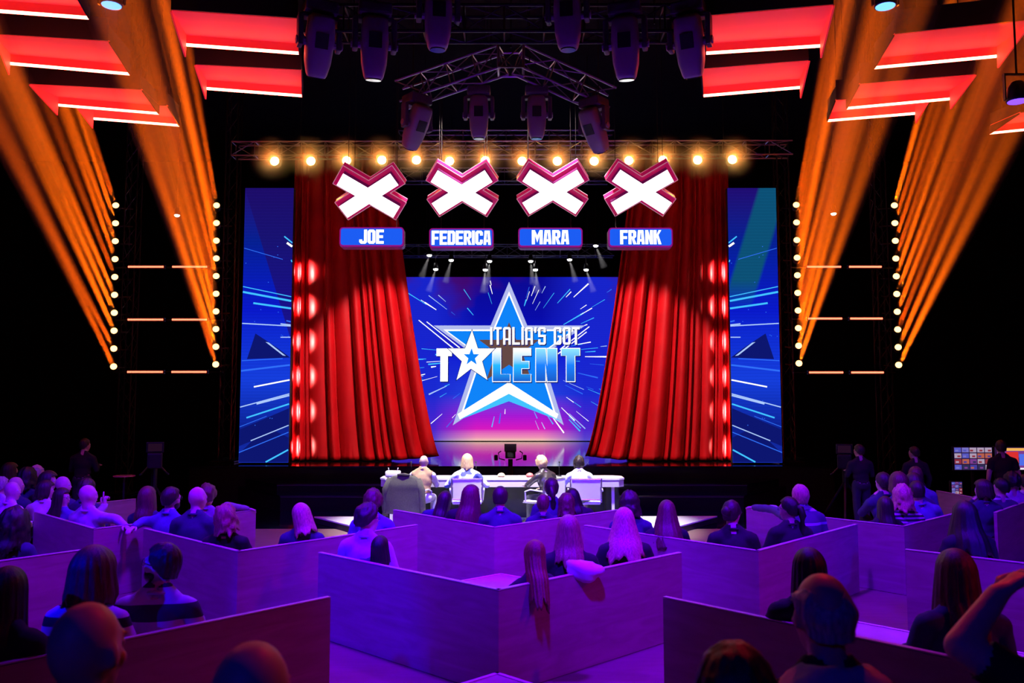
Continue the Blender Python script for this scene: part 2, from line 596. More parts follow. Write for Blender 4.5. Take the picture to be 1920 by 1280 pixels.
# ------------------------------------------------------------------ LED walls
def screen_material(name, kind):
    m = bpy.data.materials.new(name)
    m.use_nodes = True
    nt = m.node_tree
    nt.nodes.clear()
    out = nt.nodes.new('ShaderNodeOutputMaterial')
    e = nt.nodes.new('ShaderNodeEmission')
    nt.links.new(e.outputs[0], out.inputs[0])
    tc = nt.nodes.new('ShaderNodeTexCoord')
    sp = nt.nodes.new('ShaderNodeSeparateXYZ')
    nt.links.new(tc.outputs['Generated'], sp.inputs[0])

    def ramp(src, stops):
        r = nt.nodes.new('ShaderNodeValToRGB')
        el = r.color_ramp.elements
        while len(el) < len(stops):
            el.new(0.5)
        for q, (p, c) in zip(el, stops):
            q.position = p
            q.color = (*c, 1)
        nt.links.new(src, r.inputs[0])
        return r.outputs[0]

    def mix(a, b, f, mode='MIX'):
        x = nt.nodes.new('ShaderNodeMix')
        x.data_type = 'RGBA'
        x.blend_type = mode
        for sock, val in ((x.inputs[0], f), (x.inputs[6], a), (x.inputs[7], b)):
            if hasattr(val, 'links') or isinstance(val, bpy.types.NodeSocket):
                nt.links.new(val, sock)
            else:
                sock.default_value = val if not isinstance(val, tuple) else (*val, 1)
        return x.outputs[2]

    def math_(op, a, b=None):
        x = nt.nodes.new('ShaderNodeMath')
        x.operation = op
        for i, v in enumerate((a, b)):
            if v is None:
                continue
            if isinstance(v, (int, float)):
                x.inputs[i].default_value = v
            else:
                nt.links.new(v, x.inputs[i])
        return x.outputs[0]
    nz = nt.nodes.new('ShaderNodeTexNoise')
    nz.inputs['Scale'].default_value = 2.2
    nz.inputs['Detail'].default_value = 3
    nt.links.new(tc.outputs['Generated'], nz.inputs[0])
    if kind == 'back':
        base = ramp(sp.outputs[2], [(0.0, (0.95, 0.62, 0.50)), (0.02, (0.90, 0.30, 0.50)), (0.07, (0.72, 0.01, 0.55)), (0.15, (0.40, 0.01, 0.70)), (0.28, (0.02, 0.06, 0.80)), (0.5, (0.004, 0.012, 0.70)),
                                    (0.75, (0.003, 0.004, 0.42)), (1.0, (0.004, 0.003, 0.30))])
        # outer parts of the lower picture stay blue
        d = math_('ABSOLUTE', math_('SUBTRACT', sp.outputs[0], 0.5))
        f = ramp(d, [(0.14, (0, 0, 0)), (0.32, (1, 1, 1))])
        base = mix(base, (0.010, 0.02, 0.66), math_('MULTIPLY', f, 0.9))
        up = ramp(nz.outputs[0], [(0.50, (0, 0, 0)), (0.62, (1, 1, 1))])
        upm = math_('MULTIPLY', up, ramp(sp.outputs[2], [(0.55, (0, 0, 0)), (0.8, (1, 1, 1))]))
        base = mix(base, (0.06, 0.002, 0.13), math_('MULTIPLY', upm, 0.85))
        e.inputs[1].default_value = 1.0
    else:
        base = ramp(sp.outputs[2], [(0.0, (0.008, 0.03, 0.45)), (0.12, (0.004, 0.015, 0.28)), (0.3, (0.008, 0.05, 0.75)), (0.55, (0.003, 0.01, 0.62)), (0.8, (0.002, 0.015, 0.30)), (1.0, (0.015, 0.004, 0.17))])
        d2 = math_('ADD', math_('MULTIPLY', sp.outputs[0], 0.55 if kind == 'left' else -0.55), sp.outputs[2])
        if kind == 'left':
            f = ramp(d2, [(0.99, (1, 1, 1)), (1.02, (0, 0, 0))])
            base = mix((0.012, 0.004, 0.14), base, math_('MAXIMUM', f, 0.25))
        else:
            a = ramp(d2, [(0.30, (0, 0, 0)), (0.34, (1, 1, 1))])
            b = ramp(d2, [(0.62, (1, 1, 1)), (0.66, (0, 0, 0))])
            hi = ramp(sp.outputs[2], [(0.55, (0, 0, 0)), (0.66, (1, 1, 1))])
            base = mix(base, (0.004, 0.085, 0.19), math_('MULTIPLY', math_('MULTIPLY', a, b), hi))
        e.inputs[1].default_value = 1.0
    # fine pixel rows of the LED tiles
    w = nt.nodes.new('ShaderNodeTexWave')
    w.bands_direction = 'Z'
    w.inputs['Scale'].default_value = 28
    nt.links.new(tc.outputs['Generated'], w.inputs[0])
    base = mix(base, (0.0, 0.0, 0.0), math_('MULTIPLY', w.outputs['Fac'], 0.10))
    nt.links.new(base, e.inputs[0])
    return m


def streak(mb, a, b, w0, w1):
    """tapered flat dash on a screen plane from a to b (3-D points), half widths w0, w1"""
    d = (b - a)
    n = Vector((-d.z, 0, d.x)).normalized()
    mb.prism([a - n * w0, b - n * w1, b + n * w1, a + n * w0], (0, 0.004, 0))


def led_wall(name, label, Y, x0, x1, z0, z1, kind):
    c = Vector(((x0 + x1) / 2, Y, z0))
    t = thing(name, label, 'screen', c)
    MB().box(((x0 + x1) / 2, Y + 0.08, (z0 + z1) / 2), (x1 - x0, 0.14, z1 - z0)).build('cabinet', M_BLACK, t, off=c)
    MB().box(((x0 + x1) / 2, Y + 0.004, (z0 + z1) / 2), (x1 - x0 - .01, 0.008, z1 - z0 - .01)).build('picture', screen_material(name + '_picture_' + kind, kind), t, off=c)
    return t, c


C_WHITE = glow('led_white', (1.0, 1.0, 1.0), 1.25)
C_CYAN = glow('led_cyan', (0.05, 0.50, 1.0), 1.1)
C_PALE = glow('led_pale_blue', (0.42, 0.60, 1.0), 1.0)
C_MID = glow('led_blue', (0.03, 0.16, 0.95), 1.0)
C_DEEP = glow('led_deep_blue', (0.004, 0.008, 0.16), 1.0)
C_LAV = glow('led_lavender', (0.50, 0.56, 0.95), 0.9)
C_SKY = glow('led_sky_blue', (0.005, 0.23, 0.95), 1.0)
C_BROWN = glow('led_brown', (0.13, 0.065, 0.06), 1.0)

# side screens: streaks given on the left one, mirrored on the right
LS = [  # (x0, y0, x1, y1, half width px, colour) in the left screen
    (458, 465, 530, 486, .6, 0), (533, 443, 553, 455, 1.2, 1), (538, 455, 553, 462, 2, 2), (546, 487, 553, 491, 1, 1),
    (455, 537, 552, 556, .8, 1), (455, 547, 551, 564, 1.8, 1), (475, 568, 551, 578, 1.7, 1), (454, 606, 552, 611, 1.0, 3),
    (537, 601, 551, 603, 1.2, 0), (526, 607, 551, 609, 1.2, 3), (526, 632, 549, 632, .9, 3), (453, 676, 530, 672, .8, 0), (452, 695, 548, 684, 1.6, 0),
    (476, 725, 547, 712, 1.3, 2), (450, 763, 546, 738, 1.0, 3), (481, 757, 546, 741, 1.4, 3), (462, 783, 545, 757, 1.4, 1),
    (470, 826, 544, 797, .9, 3), (448, 848, 544, 810, .8, 0), (498, 866, 545, 843, 1.4, 1), (447, 800, 500, 780, .6, 0)]
for s, kind, lab in ((-1, 'left', 'tall narrow blue LED screen with light streaks and violet top edge'),
                     (1, 'right', 'tall narrow blue LED screen with light streaks and teal upper half')):
    Y = 19.62
    a = W(447, 866, Y)
    b = W(551, 352, Y)
    xs = sorted((s * abs(a.x), s * abs(b.x)))
    if s > 0:
        xs = [x - 0.07 for x in xs]
    t, c = led_wall('led_side_screen', lab, Y, xs[0], xs[1], STZ + 0.03, b.z, kind)
    mbs = [MB() for _ in range(4)]
    rnd = random.Random(3)
    for (px0, py0, px1, py1, hw, ci) in LS:
        p, q = W(px0, py0, Y - .006), W(px1, py1, Y - .006)
        p.x = min(max(p.x, a.x + .01), b.x - .01)
        q.x = min(max(q.x, a.x + .01), b.x - .01)
        if s > 0:
            p.x, q.x = -p.x - .07, -q.x - .07
        wpx = hw * Y / FPX
        streak(mbs[ci], p, q, wpx, wpx)
    for k in range(16):
        p = Vector((rnd.uniform(xs[0] + .05, xs[1] - .05), Y - .006, rnd.uniform(1.5, 6.2)))
        mbs[0].box(p, (.018, .004, .018))
    for ci, mm in enumerate((C_MID, C_CYAN, C_WHITE, C_PALE)):
        o = mbs[ci].build('streaks', mm, t, off=c)
        o['kind'] = 'stuff'
    for poly in (((479, 625), (463, 673), (545, 670), (520, 652)), ((447, 805), (545, 765), (545, 798), (447, 836)), ((447, 850), (500, 800), (545, 820), (545, 866), (447, 866))):
        pts = [W(x, y, Y - .003) for x, y in poly]
        for p in pts:
            p.x = min(max(p.x, a.x + .01), b.x - .01)
            if s > 0:
                p.x = -p.x - .07
        MB().prism(pts, (0, .002, 0)).build('dark_shard', C_DEEP, t, off=c)
    wedge = MB()
    pts = [W(x, y, Y - .005) for x, y in ((498, 641), (504, 642), (536, 667), (530, 666))]
    for p in pts:
        if s > 0:
            p.x = -p.x - .07
    wedge.prism(pts, (0, .002, 0)).build('light_wedge', C_PALE, t, off=c)

# back screen
Y = 32.0
bl, tr = W(735, 824, Y), W(1172, 519, Y)
t, c = led_wall('led_back_screen', 'large LED screen at the back of the stage with a star logo and title', Y, bl.x, tr.x, STZ + 0.02, tr.z, 'back')
P = lambda x, y, d=0.0: W(x, y, Y - .01 - d)
mbs = [MB() for _ in range(4)]
rnd = random.Random(11)
cx0, cy0 = 954, 668
for k in range(210):
    a = rnd.uniform(0, 2 * math.pi)
    r0 = rnd.uniform(95, 235)
    ln = rnd.uniform(8, 42)
    x0, y0 = cx0 + math.cos(a) * r0 * 1.15, cy0 + math.sin(a) * r0
    x1, y1 = cx0 + math.cos(a) * (r0 + ln) * 1.15, cy0 + math.sin(a) * (r0 + ln)
    if not (745 < x0 < 1165 and 745 < x1 < 1165 and 523 < y0 < 815 and 523 < y1 < 815):
        continue
    hw = rnd.choice((.5, .7, .9, 1.3)) * Y / FPX
    streak(mbs[rnd.choice((0, 1, 1, 2, 2, 3))], P(x0, y0), P(x1, y1), hw * .5, hw)
for x0, y0, x1, y1 in ((785, 600, 850, 653), (800, 603, 862, 652), (1105, 612, 1050, 655), (1100, 622, 1040, 668)):
    streak(mbs[2], P(x0, y0, .002), P(x1, y1, .002), .016, .02)
for ci, mm in enumerate((C_MID, C_CYAN, C_WHITE, C_PALE)):
    mbs[ci].build('streaks', mm, t, off=c)['kind'] = 'stuff'
STAR = [(954.5, 528), (988.6, 610), (1097, 610), (1017, 668), (1057, 797), (954.5, 727), (849, 797), (892, 668), (813, 610), (920, 610)]


def star_at(scale, cx=954.5, cy=668, pts=STAR, d=0.0):
    return [P(cx + (x - 954.5) * scale, cy + (y - 668) * scale, d) for x, y in pts]


def star_fan(pts, ctr):
    mb = MB()
    n = len(pts)
    for i in range(n):
        mb.prism([ctr, pts[i], pts[(i + 1) % n]], (0, .001, 0))
    return mb


star_fan(star_at(1.0, d=.012), P(954.5, 668, .012)).build('star_border', C_LAV, t, off=c)
star_fan(star_at(.87, d=.016), P(954.5, 668, .016)).build('star_line', C_WHITE, t, off=c)
star_fan(star_at(.82, d=.020), P(954.5, 668, .020)).build('star_field', C_SKY, t, off=c)
star_fan(star_at(.40, cy=660, d=.024), P(954.5, 660, .024)).build('star_core', C_BROWN, t, off=c)
mb = MB()
for poly in (((858, 776), (862, 786), (954, 738), (954, 716)), ((1047, 776), (1043, 786), (954, 738), (954, 716))):
    mb.prism([P(x, y, .028) for x, y in poly], (0, .002, 0))
mb.build('glow_chevron', C_WHITE, t, off=c)
mb = MB()
for poly in (((852, 790), (862, 786), (954, 738), (954, 752)), ((1055, 790), (1043, 786), (954, 738), (954, 752))):
    mb.prism([P(x, y, .028) for x, y in poly], (0, .002, 0))
mb.build('glow_chevron_edge', C_CYAN, t, off=c)


def led_gradient(name, lo, mid, hi):
    m = bpy.data.materials.new(name)
    m.use_nodes = True
    nt = m.node_tree
    nt.nodes.clear()
    out = nt.nodes.new('ShaderNodeOutputMaterial')
    e = nt.nodes.new('ShaderNodeEmission')
    nt.links.new(e.outputs[0], out.inputs[0])
    tc = nt.nodes.new('ShaderNodeTexCoord')
    sp = nt.nodes.new('ShaderNodeSeparateXYZ')
    nt.links.new(tc.outputs['Generated'], sp.inputs[0])
    r = nt.nodes.new('ShaderNodeValToRGB')
    el = r.color_ramp.elements
    el.new(0.5)
    for q, (p, cc) in zip(el, ((0.0, lo), (0.5, mid), (1.0, hi))):
        q.position = p
        q.color = (*cc, 1)
    nt.links.new(sp.outputs[2], r.inputs[0])
    nt.links.new(r.outputs[0], e.inputs[0])
    e.inputs[1].default_value = 1.15
    return m


def letters(text, x0, x1, ytop, ybot, wch, s, d, mm, gap=None, space=.45, shadow=True, nm='letter'):
    org = P(x0, ybot, d)
    total = (P(x1, ybot, d) - org).x
    hgt = P(x0, ytop, d).z - org.z
    if shadow:
        sh = {}
        word(lambda i: sh.setdefault(i, MB()), text, org + Vector((.03, .004, -.04)), Vector((1, 0, 0)), Vector((0, 0, 1)), hgt, total, wch, s, (0, .001, 0), gap, space)
        for i in sh:
            sh[i].build('letter_shadow', C_DEEP, t, off=c)
    col = {}
    word(lambda i: col.setdefault(i, MB()), text, org, Vector((1, 0, 0)), Vector((0, 0, 1)), hgt, total, wch, s, (0, .001, 0), gap, space)
    for i in col:
        col[i].build(nm, mm, t, off=c)


G_COOL = led_gradient('led_letter_cool', (0.01, 0.10, 0.55), (0.02, 0.45, 1.0), (1, 1, 1))
G_BLUE = led_gradient('led_letter_blue', (0.01, 0.09, 0.50), (0.01, 0.20, 0.90), (0.25, 0.70, 1.0))
letters("ITALIA'S GOT", 919, 1087, 613, 646, .50, .15, .04, C_WHITE, .10, .42)
letters('T', 818, 847, 653, 715, .55, .27, .04, C_WHITE)
for tx, xa, xb, mm in (('L', 924, 956, G_COOL), ('E', 963, 995, G_COOL), ('N', 1005, 1044, G_BLUE), ('T', 1053, 1087, G_BLUE)):
    letters(tx, xa - 1.2, xb + 1.2, 652, 716, .55, .27, .036, C_WHITE, nm='letter_outline')
    letters(tx, xa, xb, 653.5, 714.5, .55, .25, .042, mm, shadow=False)
SM = [(885, 619), (896, 653), (928, 653), (904, 677), (914, 712), (883, 691), (856, 712), (866, 677), (840, 653), (872, 653)]
for sc_, d_, mm, nm in ((1.06, .046, C_DEEP, 'logo_star_shadow'), (1.0, .050, C_WHITE, 'logo_star'), (.33, .056, C_SKY, 'logo_star_core')):
    pts = [P(884 + (x - 884) * sc_, 669 + (y - 669) * sc_, d_) for x, y in SM]
    star_fan(pts, P(884, 669, d_)).build(nm, mm, t, off=c)

# ------------------------------------------------------------------ hanging signs: four lit crosses and four name boards
M_XSIDE = mat('red_acrylic_glow', (0.60, 0.02, 0.12), 0.25, emit=(0.62, 0.006, 0.11), estr=0.42)  # faint emission stands in for light from inside the sign
M_XEDGE = mat('pale_edge', (0.8, 0.5, 0.6), 0.3, emit=(0.9, 0.35, 0.5), estr=0.35)
M_XINNER = mat('violet_side', (0.12, 0.01, 0.10), 0.4, emit=(0.12, 0.004, 0.10), estr=0.3)
M_XFACE = glow('cross_face', (1.0, 0.98, 1.0), 3.0, True)
M_SIGNBLUE = glow('sign_blue', (0.012, 0.11, 0.90), 1.0)
M_SIGNRIM = glow('sign_rim', (0.30, 0.005, 0.22), 0.9)
M_SIGNTEXT = glow('sign_letter', (1.0, 1.0, 1.0), 1.6)
M_SIGNBASE = mat('sign_box', (0.55, 0.5, 0.62), 0.4)


def x_poly(W_, H_, th, sc=1.0, grow=0.0):
    """outline of a cross with slanting arms, counter-clockwise, in x/z; th is arm thickness"""
    d1 = Vector((W_, H_)).normalized()
    n1 = Vector((-d1.y, d1.x))
    d2 = Vector((-W_, H_)).normalized()
    n2 = Vector((-d2.y, d2.x))
    L = math.hypot(W_, H_) / 2 - th * .33 + grow
    hth = th / 2 + grow
    cs = hth / abs(d1.cross(d2)) if hasattr(d1, 'cross') else 0
    # inner notch points
    k = hth / math.sin(2 * math.atan2(H_, W_))
    right = Vector((2 * k * math.cos(math.atan2(H_, W_)), 0))
    top = Vector((0, 2 * k * math.sin(math.atan2(H_, W_))))
    end = lambda d, n: (d * L - n * hth, d * L + n * hth)
    e1 = end(d1, n1)
    e2 = end(d2, n2)
    e3 = end(-d1, -n1)
    e4 = end(-d2, -n2)
    return [right, e1[0], e1[1], top, e2[0], e2[1], -right, e3[0], e3[1], -top, e4[0], e4[1]]


def poly_shell(mb, poly, y0, y1, cap0=True, cap1=True):
    n = len(poly)
    vs = [(p.x, y0, p.y) for p in poly] + [(p.x, y1, p.y) for p in poly]
    fs = [(i, (i + 1) % n, n + (i + 1) % n, n + i) for i in range(n)]
    quads = [(0, 3, 6, 9), (0, 1, 2, 3), (3, 4, 5, 6), (6, 7, 8, 9), (9, 10, 11, 0)]
    if cap0:
        fs += quads
    if cap1:
        fs += [tuple(n + k for k in q) for q in quads]
    mb.add(vs, fs)


SY = 17.0
SIGNS = ((691, 367, 697, 444, 'JOE', 'three-letter', .38), (866, 361, 865, 446, 'FEDERICA', 'eight-letter', .92),
         (1037, 360, 1032, 445, 'MARA', 'four-letter', .58), (1204, 360, 1201, 445, 'FRANK', 'five-letter', .64))
XL = ('leftmost', 'second from left', 'third from left', 'rightmost')
for k, (xx, xy, nx, ny, text, nl, frac) in enumerate(SIGNS):
    ctr = W(xx, xy, SY)
    tilt = math.radians(33)
    t = thing('lit_cross_sign', 'white lit cross with red sides above the %s name board' % nl, 'sign', ctr, (tilt, 0, 0), 'crosses hung over the judges')
    face = x_poly(1.26, .80, .285)
    back = x_poly(1.26, .80, .285, grow=.085)
    mb = MB()
    poly_shell(mb, face, -.012, 0.0)
    mb.build('lit_face', M_XFACE, t)
    mb = MB()
    poly_shell(mb, face, 0.002, .17)
    mb.build('inner_side', M_XINNER, t)
    mb = MB()
    poly_shell(mb, back, .17, .40)
    mb.build('outer_casing', M_XSIDE, t)
    mb = MB()
    for yy in (.17, .40):
        n = len(back)
        for i in range(n):
            a, b = back[i], back[(i + 1) % n]
            mb.tube((a.x, yy, a.y), (b.x, yy, b.y), .009, n=5)
    mb.build('edge_line', M_XEDGE, t)
    inv = Matrix.Rotation(-tilt, 3, 'X')
    for sx in (-.5, .5):
        MB().tube(inv @ Vector((sx, .4, .36)), inv @ Vector((sx, .4, 12.09 - ctr.z)), .006, n=5).build('cable', M_BLACKMETAL, t)
    # board
    ctr = W(nx, ny, SY)
    t = thing('name_board', 'blue lit board with a %s name in white, hung below a cross' % nl, 'sign', ctr, None, 'name boards hung over the judges')
    hw, hh = 61 * SY / FPX, 18.5 * SY / FPX
    def plate(w2, h2, r, y0, y1, dz=0.0):
        pts = []
        for (cx, cz, a0) in ((w2 - r, h2 - r, 0), (-w2 + r, h2 - r, 90), (-w2 + r, -h2 + r, 180), (w2 - r, -h2 + r, 270)):
            for q in range(6):
                a = math.radians(a0 + 18 * q)
                pts.append(Vector((cx + r * math.cos(a), y0, cz + dz + r * math.sin(a))))
        return MB().prism(pts, (0, y1 - y0, 0))
    plate(hw, hh + .01, .07, .016, .24, -.012).build('case', M_SIGNBASE, t)
    plate(hw, hh, .07, -.015, .015).build('rim', M_SIGNRIM, t)
    plate(hw - .028, hh - .028, .05, -.022, -.016).build('panel', M_SIGNBLUE, t)
    lets = {}
    tw = 2 * hw * frac
    lh = 27 * SY / FPX
    word(lambda i: lets.setdefault(i, MB()), text, Vector((-tw / 2, -.03, -lh / 2)), Vector((1, 0, 0)), Vector((0, 0, 1)), lh, tw, .56, .215, (0, .008, 0), .05)
    for i in lets:
        lets[i].build('letter', M_SIGNTEXT, t)
    for sx in (-.45, .45):
        MB().path([(sx, .12, hh - .02), (sx, .44, hh + .12), (sx, .44, 12.09 - ctr.z)], .006, 5).build('hanger', M_BLACKMETAL, t)


# ------------------------------------------------------------------ trusses
def truss(label, p0, p1, w=0.3, seg=0.5, tri=False, r=.022, group='lighting trusses', m=None):
    m = m or M_ALU
    p0, p1 = Vector(p0), Vector(p1)
    d = (p1 - p0)
    L = d.length
    d.normalize()
    up = Vector((0, 0, 1))
    side = d.cross(up).normalized()
    up = side.cross(d).normalized()
    t = thing('lighting_truss', label, 'truss', p0, None, group)
    cs = [(-1, -1), (1, -1), (1, 1), (-1, 1)]
    off = [side * (a * w / 2) + up * (b * w / 2) for a, b in cs]
    for o in off:
        MB().tube(o, o + d * L, r, n=6).build('chord', m, t)
    for f in (.12, .88):
        q = d * (L * f)
        MB().tube(q, Vector((q.x, q.y, 12.09 - p0.z)), .01, n=5).build('chain', M_BLACKMETAL, t)
    mb = MB()
    n = max(1, int(L / seg))
    for i in range(n):
        a, b = d * (L * i / n), d * (L * (i + 1) / n)
        for q in range(4):
            A, B = off[q], off[(q + 1) % 4]
            if i % 2:
                A, B = B, A
            mb.tube(A + a, B + b, r * .55, n=4, cap=False)
            mb.tube(A + a, B + a, r * .55, n=4, cap=False)
    mb.build('bracing', m, t)['kind'] = 'stuff'
    return t


LY = 19.85
a, b = W(438, 282, LY + .3), W(1482, 280, LY + .3)
truss('long lighting truss behind the row of orange lamps', a, b, .34, .55)
a, b = W(748, 262, 23.5), W(1150, 262, 23.5)
truss('lighting truss seen just above the row of orange lamps', a, b, .42, .6)
a, b = W(752, 330, 25.5), W(1140, 330, 25.5)
truss('dim lighting truss between the middle crosses', a, b, .4, .6)
a, b = W(752, 470, 29.5), W(1150, 470, 29.5)
truss('dim lighting truss above the back screen', a, b, .4, .6)
apex = W(958, 112, 13.2)
truss('sloping truss falling to the left from the roof peak', apex + Vector((-.12, 0, 0)), W(752, 178, 13.6), .36, .42, r=.020)
truss('sloping truss falling to the right from the roof peak', apex + Vector((.12, 0, 0)), W(1142, 190, 13.6), .36, .42, r=.020)
t = thing('truss_corner_block', 'metal corner block joining the two sloping trusses', 'truss', apex)
for a in (-.2, .2):
    for b in (-.2, .2):
        MB().tube((a, b, -.2), (a, b, .2), .022, n=6).build('post', M_ALU, t)
mb = MB()
for z in (-.2, .2):
    for k in range(4):
        q = [(-.2, -.2), (.2, -.2), (.2, .2), (-.2, .2)]
        mb.tube((*q[k], z), (*q[(k + 1) % 4], z), .02, n=5)
        mb.tube((*q[k], -.2), (*q[(k + 1) % 4], .2), .012, n=5)
mb.build('frame', M_ALU, t)
MB().tube((0, 0, .2), (0, 0, 12.1 - apex.z), .012, n=5).build('chain', M_BLACKMETAL, t)
a, b = W(575, 45, 10.5), W(1316, 45, 10.5)
truss('front lighting truss across the top edge carrying the big moving heads', a, b, .34, .5, m=M_BLACKMETAL)


# ------------------------------------------------------------------ moving heads
M_HEAD = mat('moving_head_shell', (0.10, 0.09, 0.10), 0.5, var=0.2)
M_HEADTOP = mat('moving_head_grey', (0.30, 0.27, 0.30), 0.5)
LENSDARK = mat('dark_lens', (0.02, 0.02, 0.03), 0.1)


def moving_head(label, p, s=1.0, tilt=20, pan=0, group='moving head lamps'):
    """hangs from p; head swung by tilt (towards the stage) and pan"""
    t = thing('moving_head_lamp', label, 'stage light', p, (0, 0, math.radians(pan)), group)
    MB().rbox((0, 0, -.07 * s), (.36 * s, .30 * s, .14 * s), .03 * s).build('base', M_HEAD, t)
    MB().rbox((0, 0, -.16 * s), (.42 * s, .12 * s, .05 * s), .015 * s).build('yoke', M_HEAD, t)
    for a in (-1, 1):
        MB().rbox((a * .21 * s, 0, -.33 * s), (.06 * s, .13 * s, .36 * s), .02 * s).build('yoke_arm', M_HEAD, t)
        MB().tube((a * .15 * s, 0, -.44 * s), (a * .255 * s, 0, -.44 * s), .045 * s, n=10).build('pivot', M_HEADTOP, t)
    q = Matrix.Rotation(math.radians(tilt), 3, 'X')
    o = Vector((0, 0, -.44 * s))
    mb = MB()
    prof = [(.20, .12, .10), (.27, .15, .14), (.30, .165, .15), (.28, .15, .14), (-.20, .145, .13), (-.30, .12, .11)]
    ring = []
    for z, hx, hy in ((.30, .10, .09), (.26, .14, .12), (.05, .155, .14), (-.20, .14, .13), (-.33, .11, .11), (-.36, .095, .095)):
        ring.append([q @ Vector((s * hx * math.copysign(abs(math.cos(a)) ** .55, math.cos(a)), s * hy * math.copysign(abs(math.sin(a)) ** .55, math.sin(a)), s * z)) + o
                     for a in [2 * math.pi * i / 16 for i in range(16)]])
    vs = [v for r_ in ring for v in r_]
    fs = [(k * 16 + i, k * 16 + (i + 1) % 16, (k + 1) * 16 + (i + 1) % 16, (k + 1) * 16 + i) for k in range(len(ring) - 1) for i in range(16)]
    fs += [tuple(range(16)), tuple(range(16 * (len(ring) - 1), 16 * len(ring)))]
    mb.add(vs, fs)
    h = mb.build('head', M_HEADTOP, t, True)
    MB().tube(q @ Vector((0, 0, -.361 * s)) + o, q @ Vector((0, 0, -.375 * s)) + o, .085 * s, n=14).build('lens', LENSDARK, h)
    MB().box(q @ Vector((0, -.142 * s, .03 * s)) + o, (.14 * s, .012 * s, .16 * s), q).build('vent', M_BLACK, h)
    MB().tube((0, 0, 0), (0, 0, .12 * s), .03 * s, n=8).build('clamp', M_BLACKMETAL, t)
    return t


HEADS = [(600, 8, 10.3, 1.15, 25, 25, 'dark moving head lamp beside the red light panels, first on the front truss'), (703, 12, 10.3, 1.15, 12, 14, 'grey moving head lamp second on the front truss'),
         (822, -42, 10.3, 1.15, 5, 10, 'violet moving head lamp third on the front truss'), (1064, -42, 10.3, 1.15, 5, -10, 'violet moving head lamp fourth on the front truss'),
         (1172, 12, 10.3, 1.15, 12, -14, 'grey moving head lamp fifth on the front truss'), (1292, 8, 10.3, 1.15, 25, -25, 'dark moving head lamp last on the front truss'),
         (898, 165, 13.6, 1.05, 5, 0, 'pale moving head lamp under the peak, the left of two'), (1006, 165, 13.6, 1.05, 5, 0, 'pale moving head lamp under the peak, the right of two'),
         (782, 180, 13.4, 1.1, 35, 40, 'reddish moving head lamp at the foot of the left sloping truss'), (1113, 186, 13.4, 1.1, 35, -40, 'reddish moving head lamp at the foot of the right sloping truss')]
for px, py, Y, s, tl, pn, lab in HEADS:
    moving_head(lab, W(px, py, Y), s, tl, pn)

# ------------------------------------------------------------------ row of orange lamps
ORANGE_LENS = glow('orange_lens', (1.0, 0.62, 0.16), 40.0)
ORD = ('first', 'second', 'third', 'fourth', 'fifth', 'sixth', 'seventh', 'eighth', 'ninth', 'tenth', 'eleventh', 'twelfth', 'thirteenth', 'last')
ROW_AT = []
for k in range(14):
    p = W((515, 583, 650, 716, 781, 843, 910, 979, 1045, 1114, 1179, 1243, 1308, 1373)[k], (302, 302, 301, 300, 300, 302, 301, 302, 302, 302, 301, 300, 300, 299)[k], LY)
    ROW_AT.append(p)
    t = thing('orange_lamp', '%s of fourteen glowing orange lamps in the row above the crosses, counted from the left' % ORD[k], 'stage light', p, None, 'row of orange lamps')
    MB().lathe([(.07, .26), (.10, .24), (.115, .05), (.125, 0.0)], 14, (0, 0, 0), Quaternion((1, 0, 0), -math.pi / 2)).build('can', M_BLACKMETAL, t, True)
    MB().ball((0, -.005, 0), (.105, .035, .105), 14, 8).build('lens', ORANGE_LENS, t, True)
    mb = MB()
    for a in (-1, 1):
        mb.box((a * .14, .1, .08), (.015, .04, .22))
    mb.box((0, .1, .19), (.295, .04, .015))
    mb.build('yoke', M_BLACKMETAL, t)
    MB().tube((0, .1, .19), (0, .22, .22), .018, n=6).build('clamp', M_BLACKMETAL, t)
    lamp('SPOT', p + Vector((0, -.10, 0)), p + Vector((0, -1, 0)), ROW_POWER, (1, 0.13, 0.0), 0.04, 176, 1.0, name='orange_bulb')


# ------------------------------------------------------------------ haze
def vol(name, density, aniso=0.0, fade=None):
    m = bpy.data.materials.new(name)
    m.use_nodes = True
    nt = m.node_tree
    nt.nodes.clear()
    out = nt.nodes.new('ShaderNodeOutputMaterial')
    v = nt.nodes.new('ShaderNodeVolumeScatter')
    v.inputs['Color'].default_value = (1, 1, 1, 1)
    v.inputs['Density'].default_value = density
    v.inputs['Anisotropy'].default_value = aniso
    nt.links.new(v.outputs[0], out.inputs['Volume'])
    if fade:
        # thins out towards the edge of the puff
        tc = nt.nodes.new('ShaderNodeTexCoord')
        ln = nt.nodes.new('ShaderNodeVectorMath')
        ln.operation = 'LENGTH'
        nt.links.new(tc.outputs['Object'], ln.inputs[0])
        mr = nt.nodes.new('ShaderNodeMapRange')
        mr.inputs[1].default_value = 0.0
        mr.inputs[2].default_value = fade
        mr.inputs[3].default_value = 1.0
        mr.inputs[4].default_value = 0.0
        nt.links.new(ln.outputs['Value'], mr.inputs[0])
        pw = nt.nodes.new('ShaderNodeMath')
        pw.operation = 'POWER'
        pw.inputs[1].default_value = 2.0
        nt.links.new(mr.outputs[0], pw.inputs[0])
        ml = nt.nodes.new('ShaderNodeMath')
        ml.operation = 'MULTIPLY'
        ml.inputs[1].default_value = density
        nt.links.new(pw.outputs[0], ml.inputs[0])
        nt.links.new(ml.outputs[0], v.inputs['Density'])
    return m


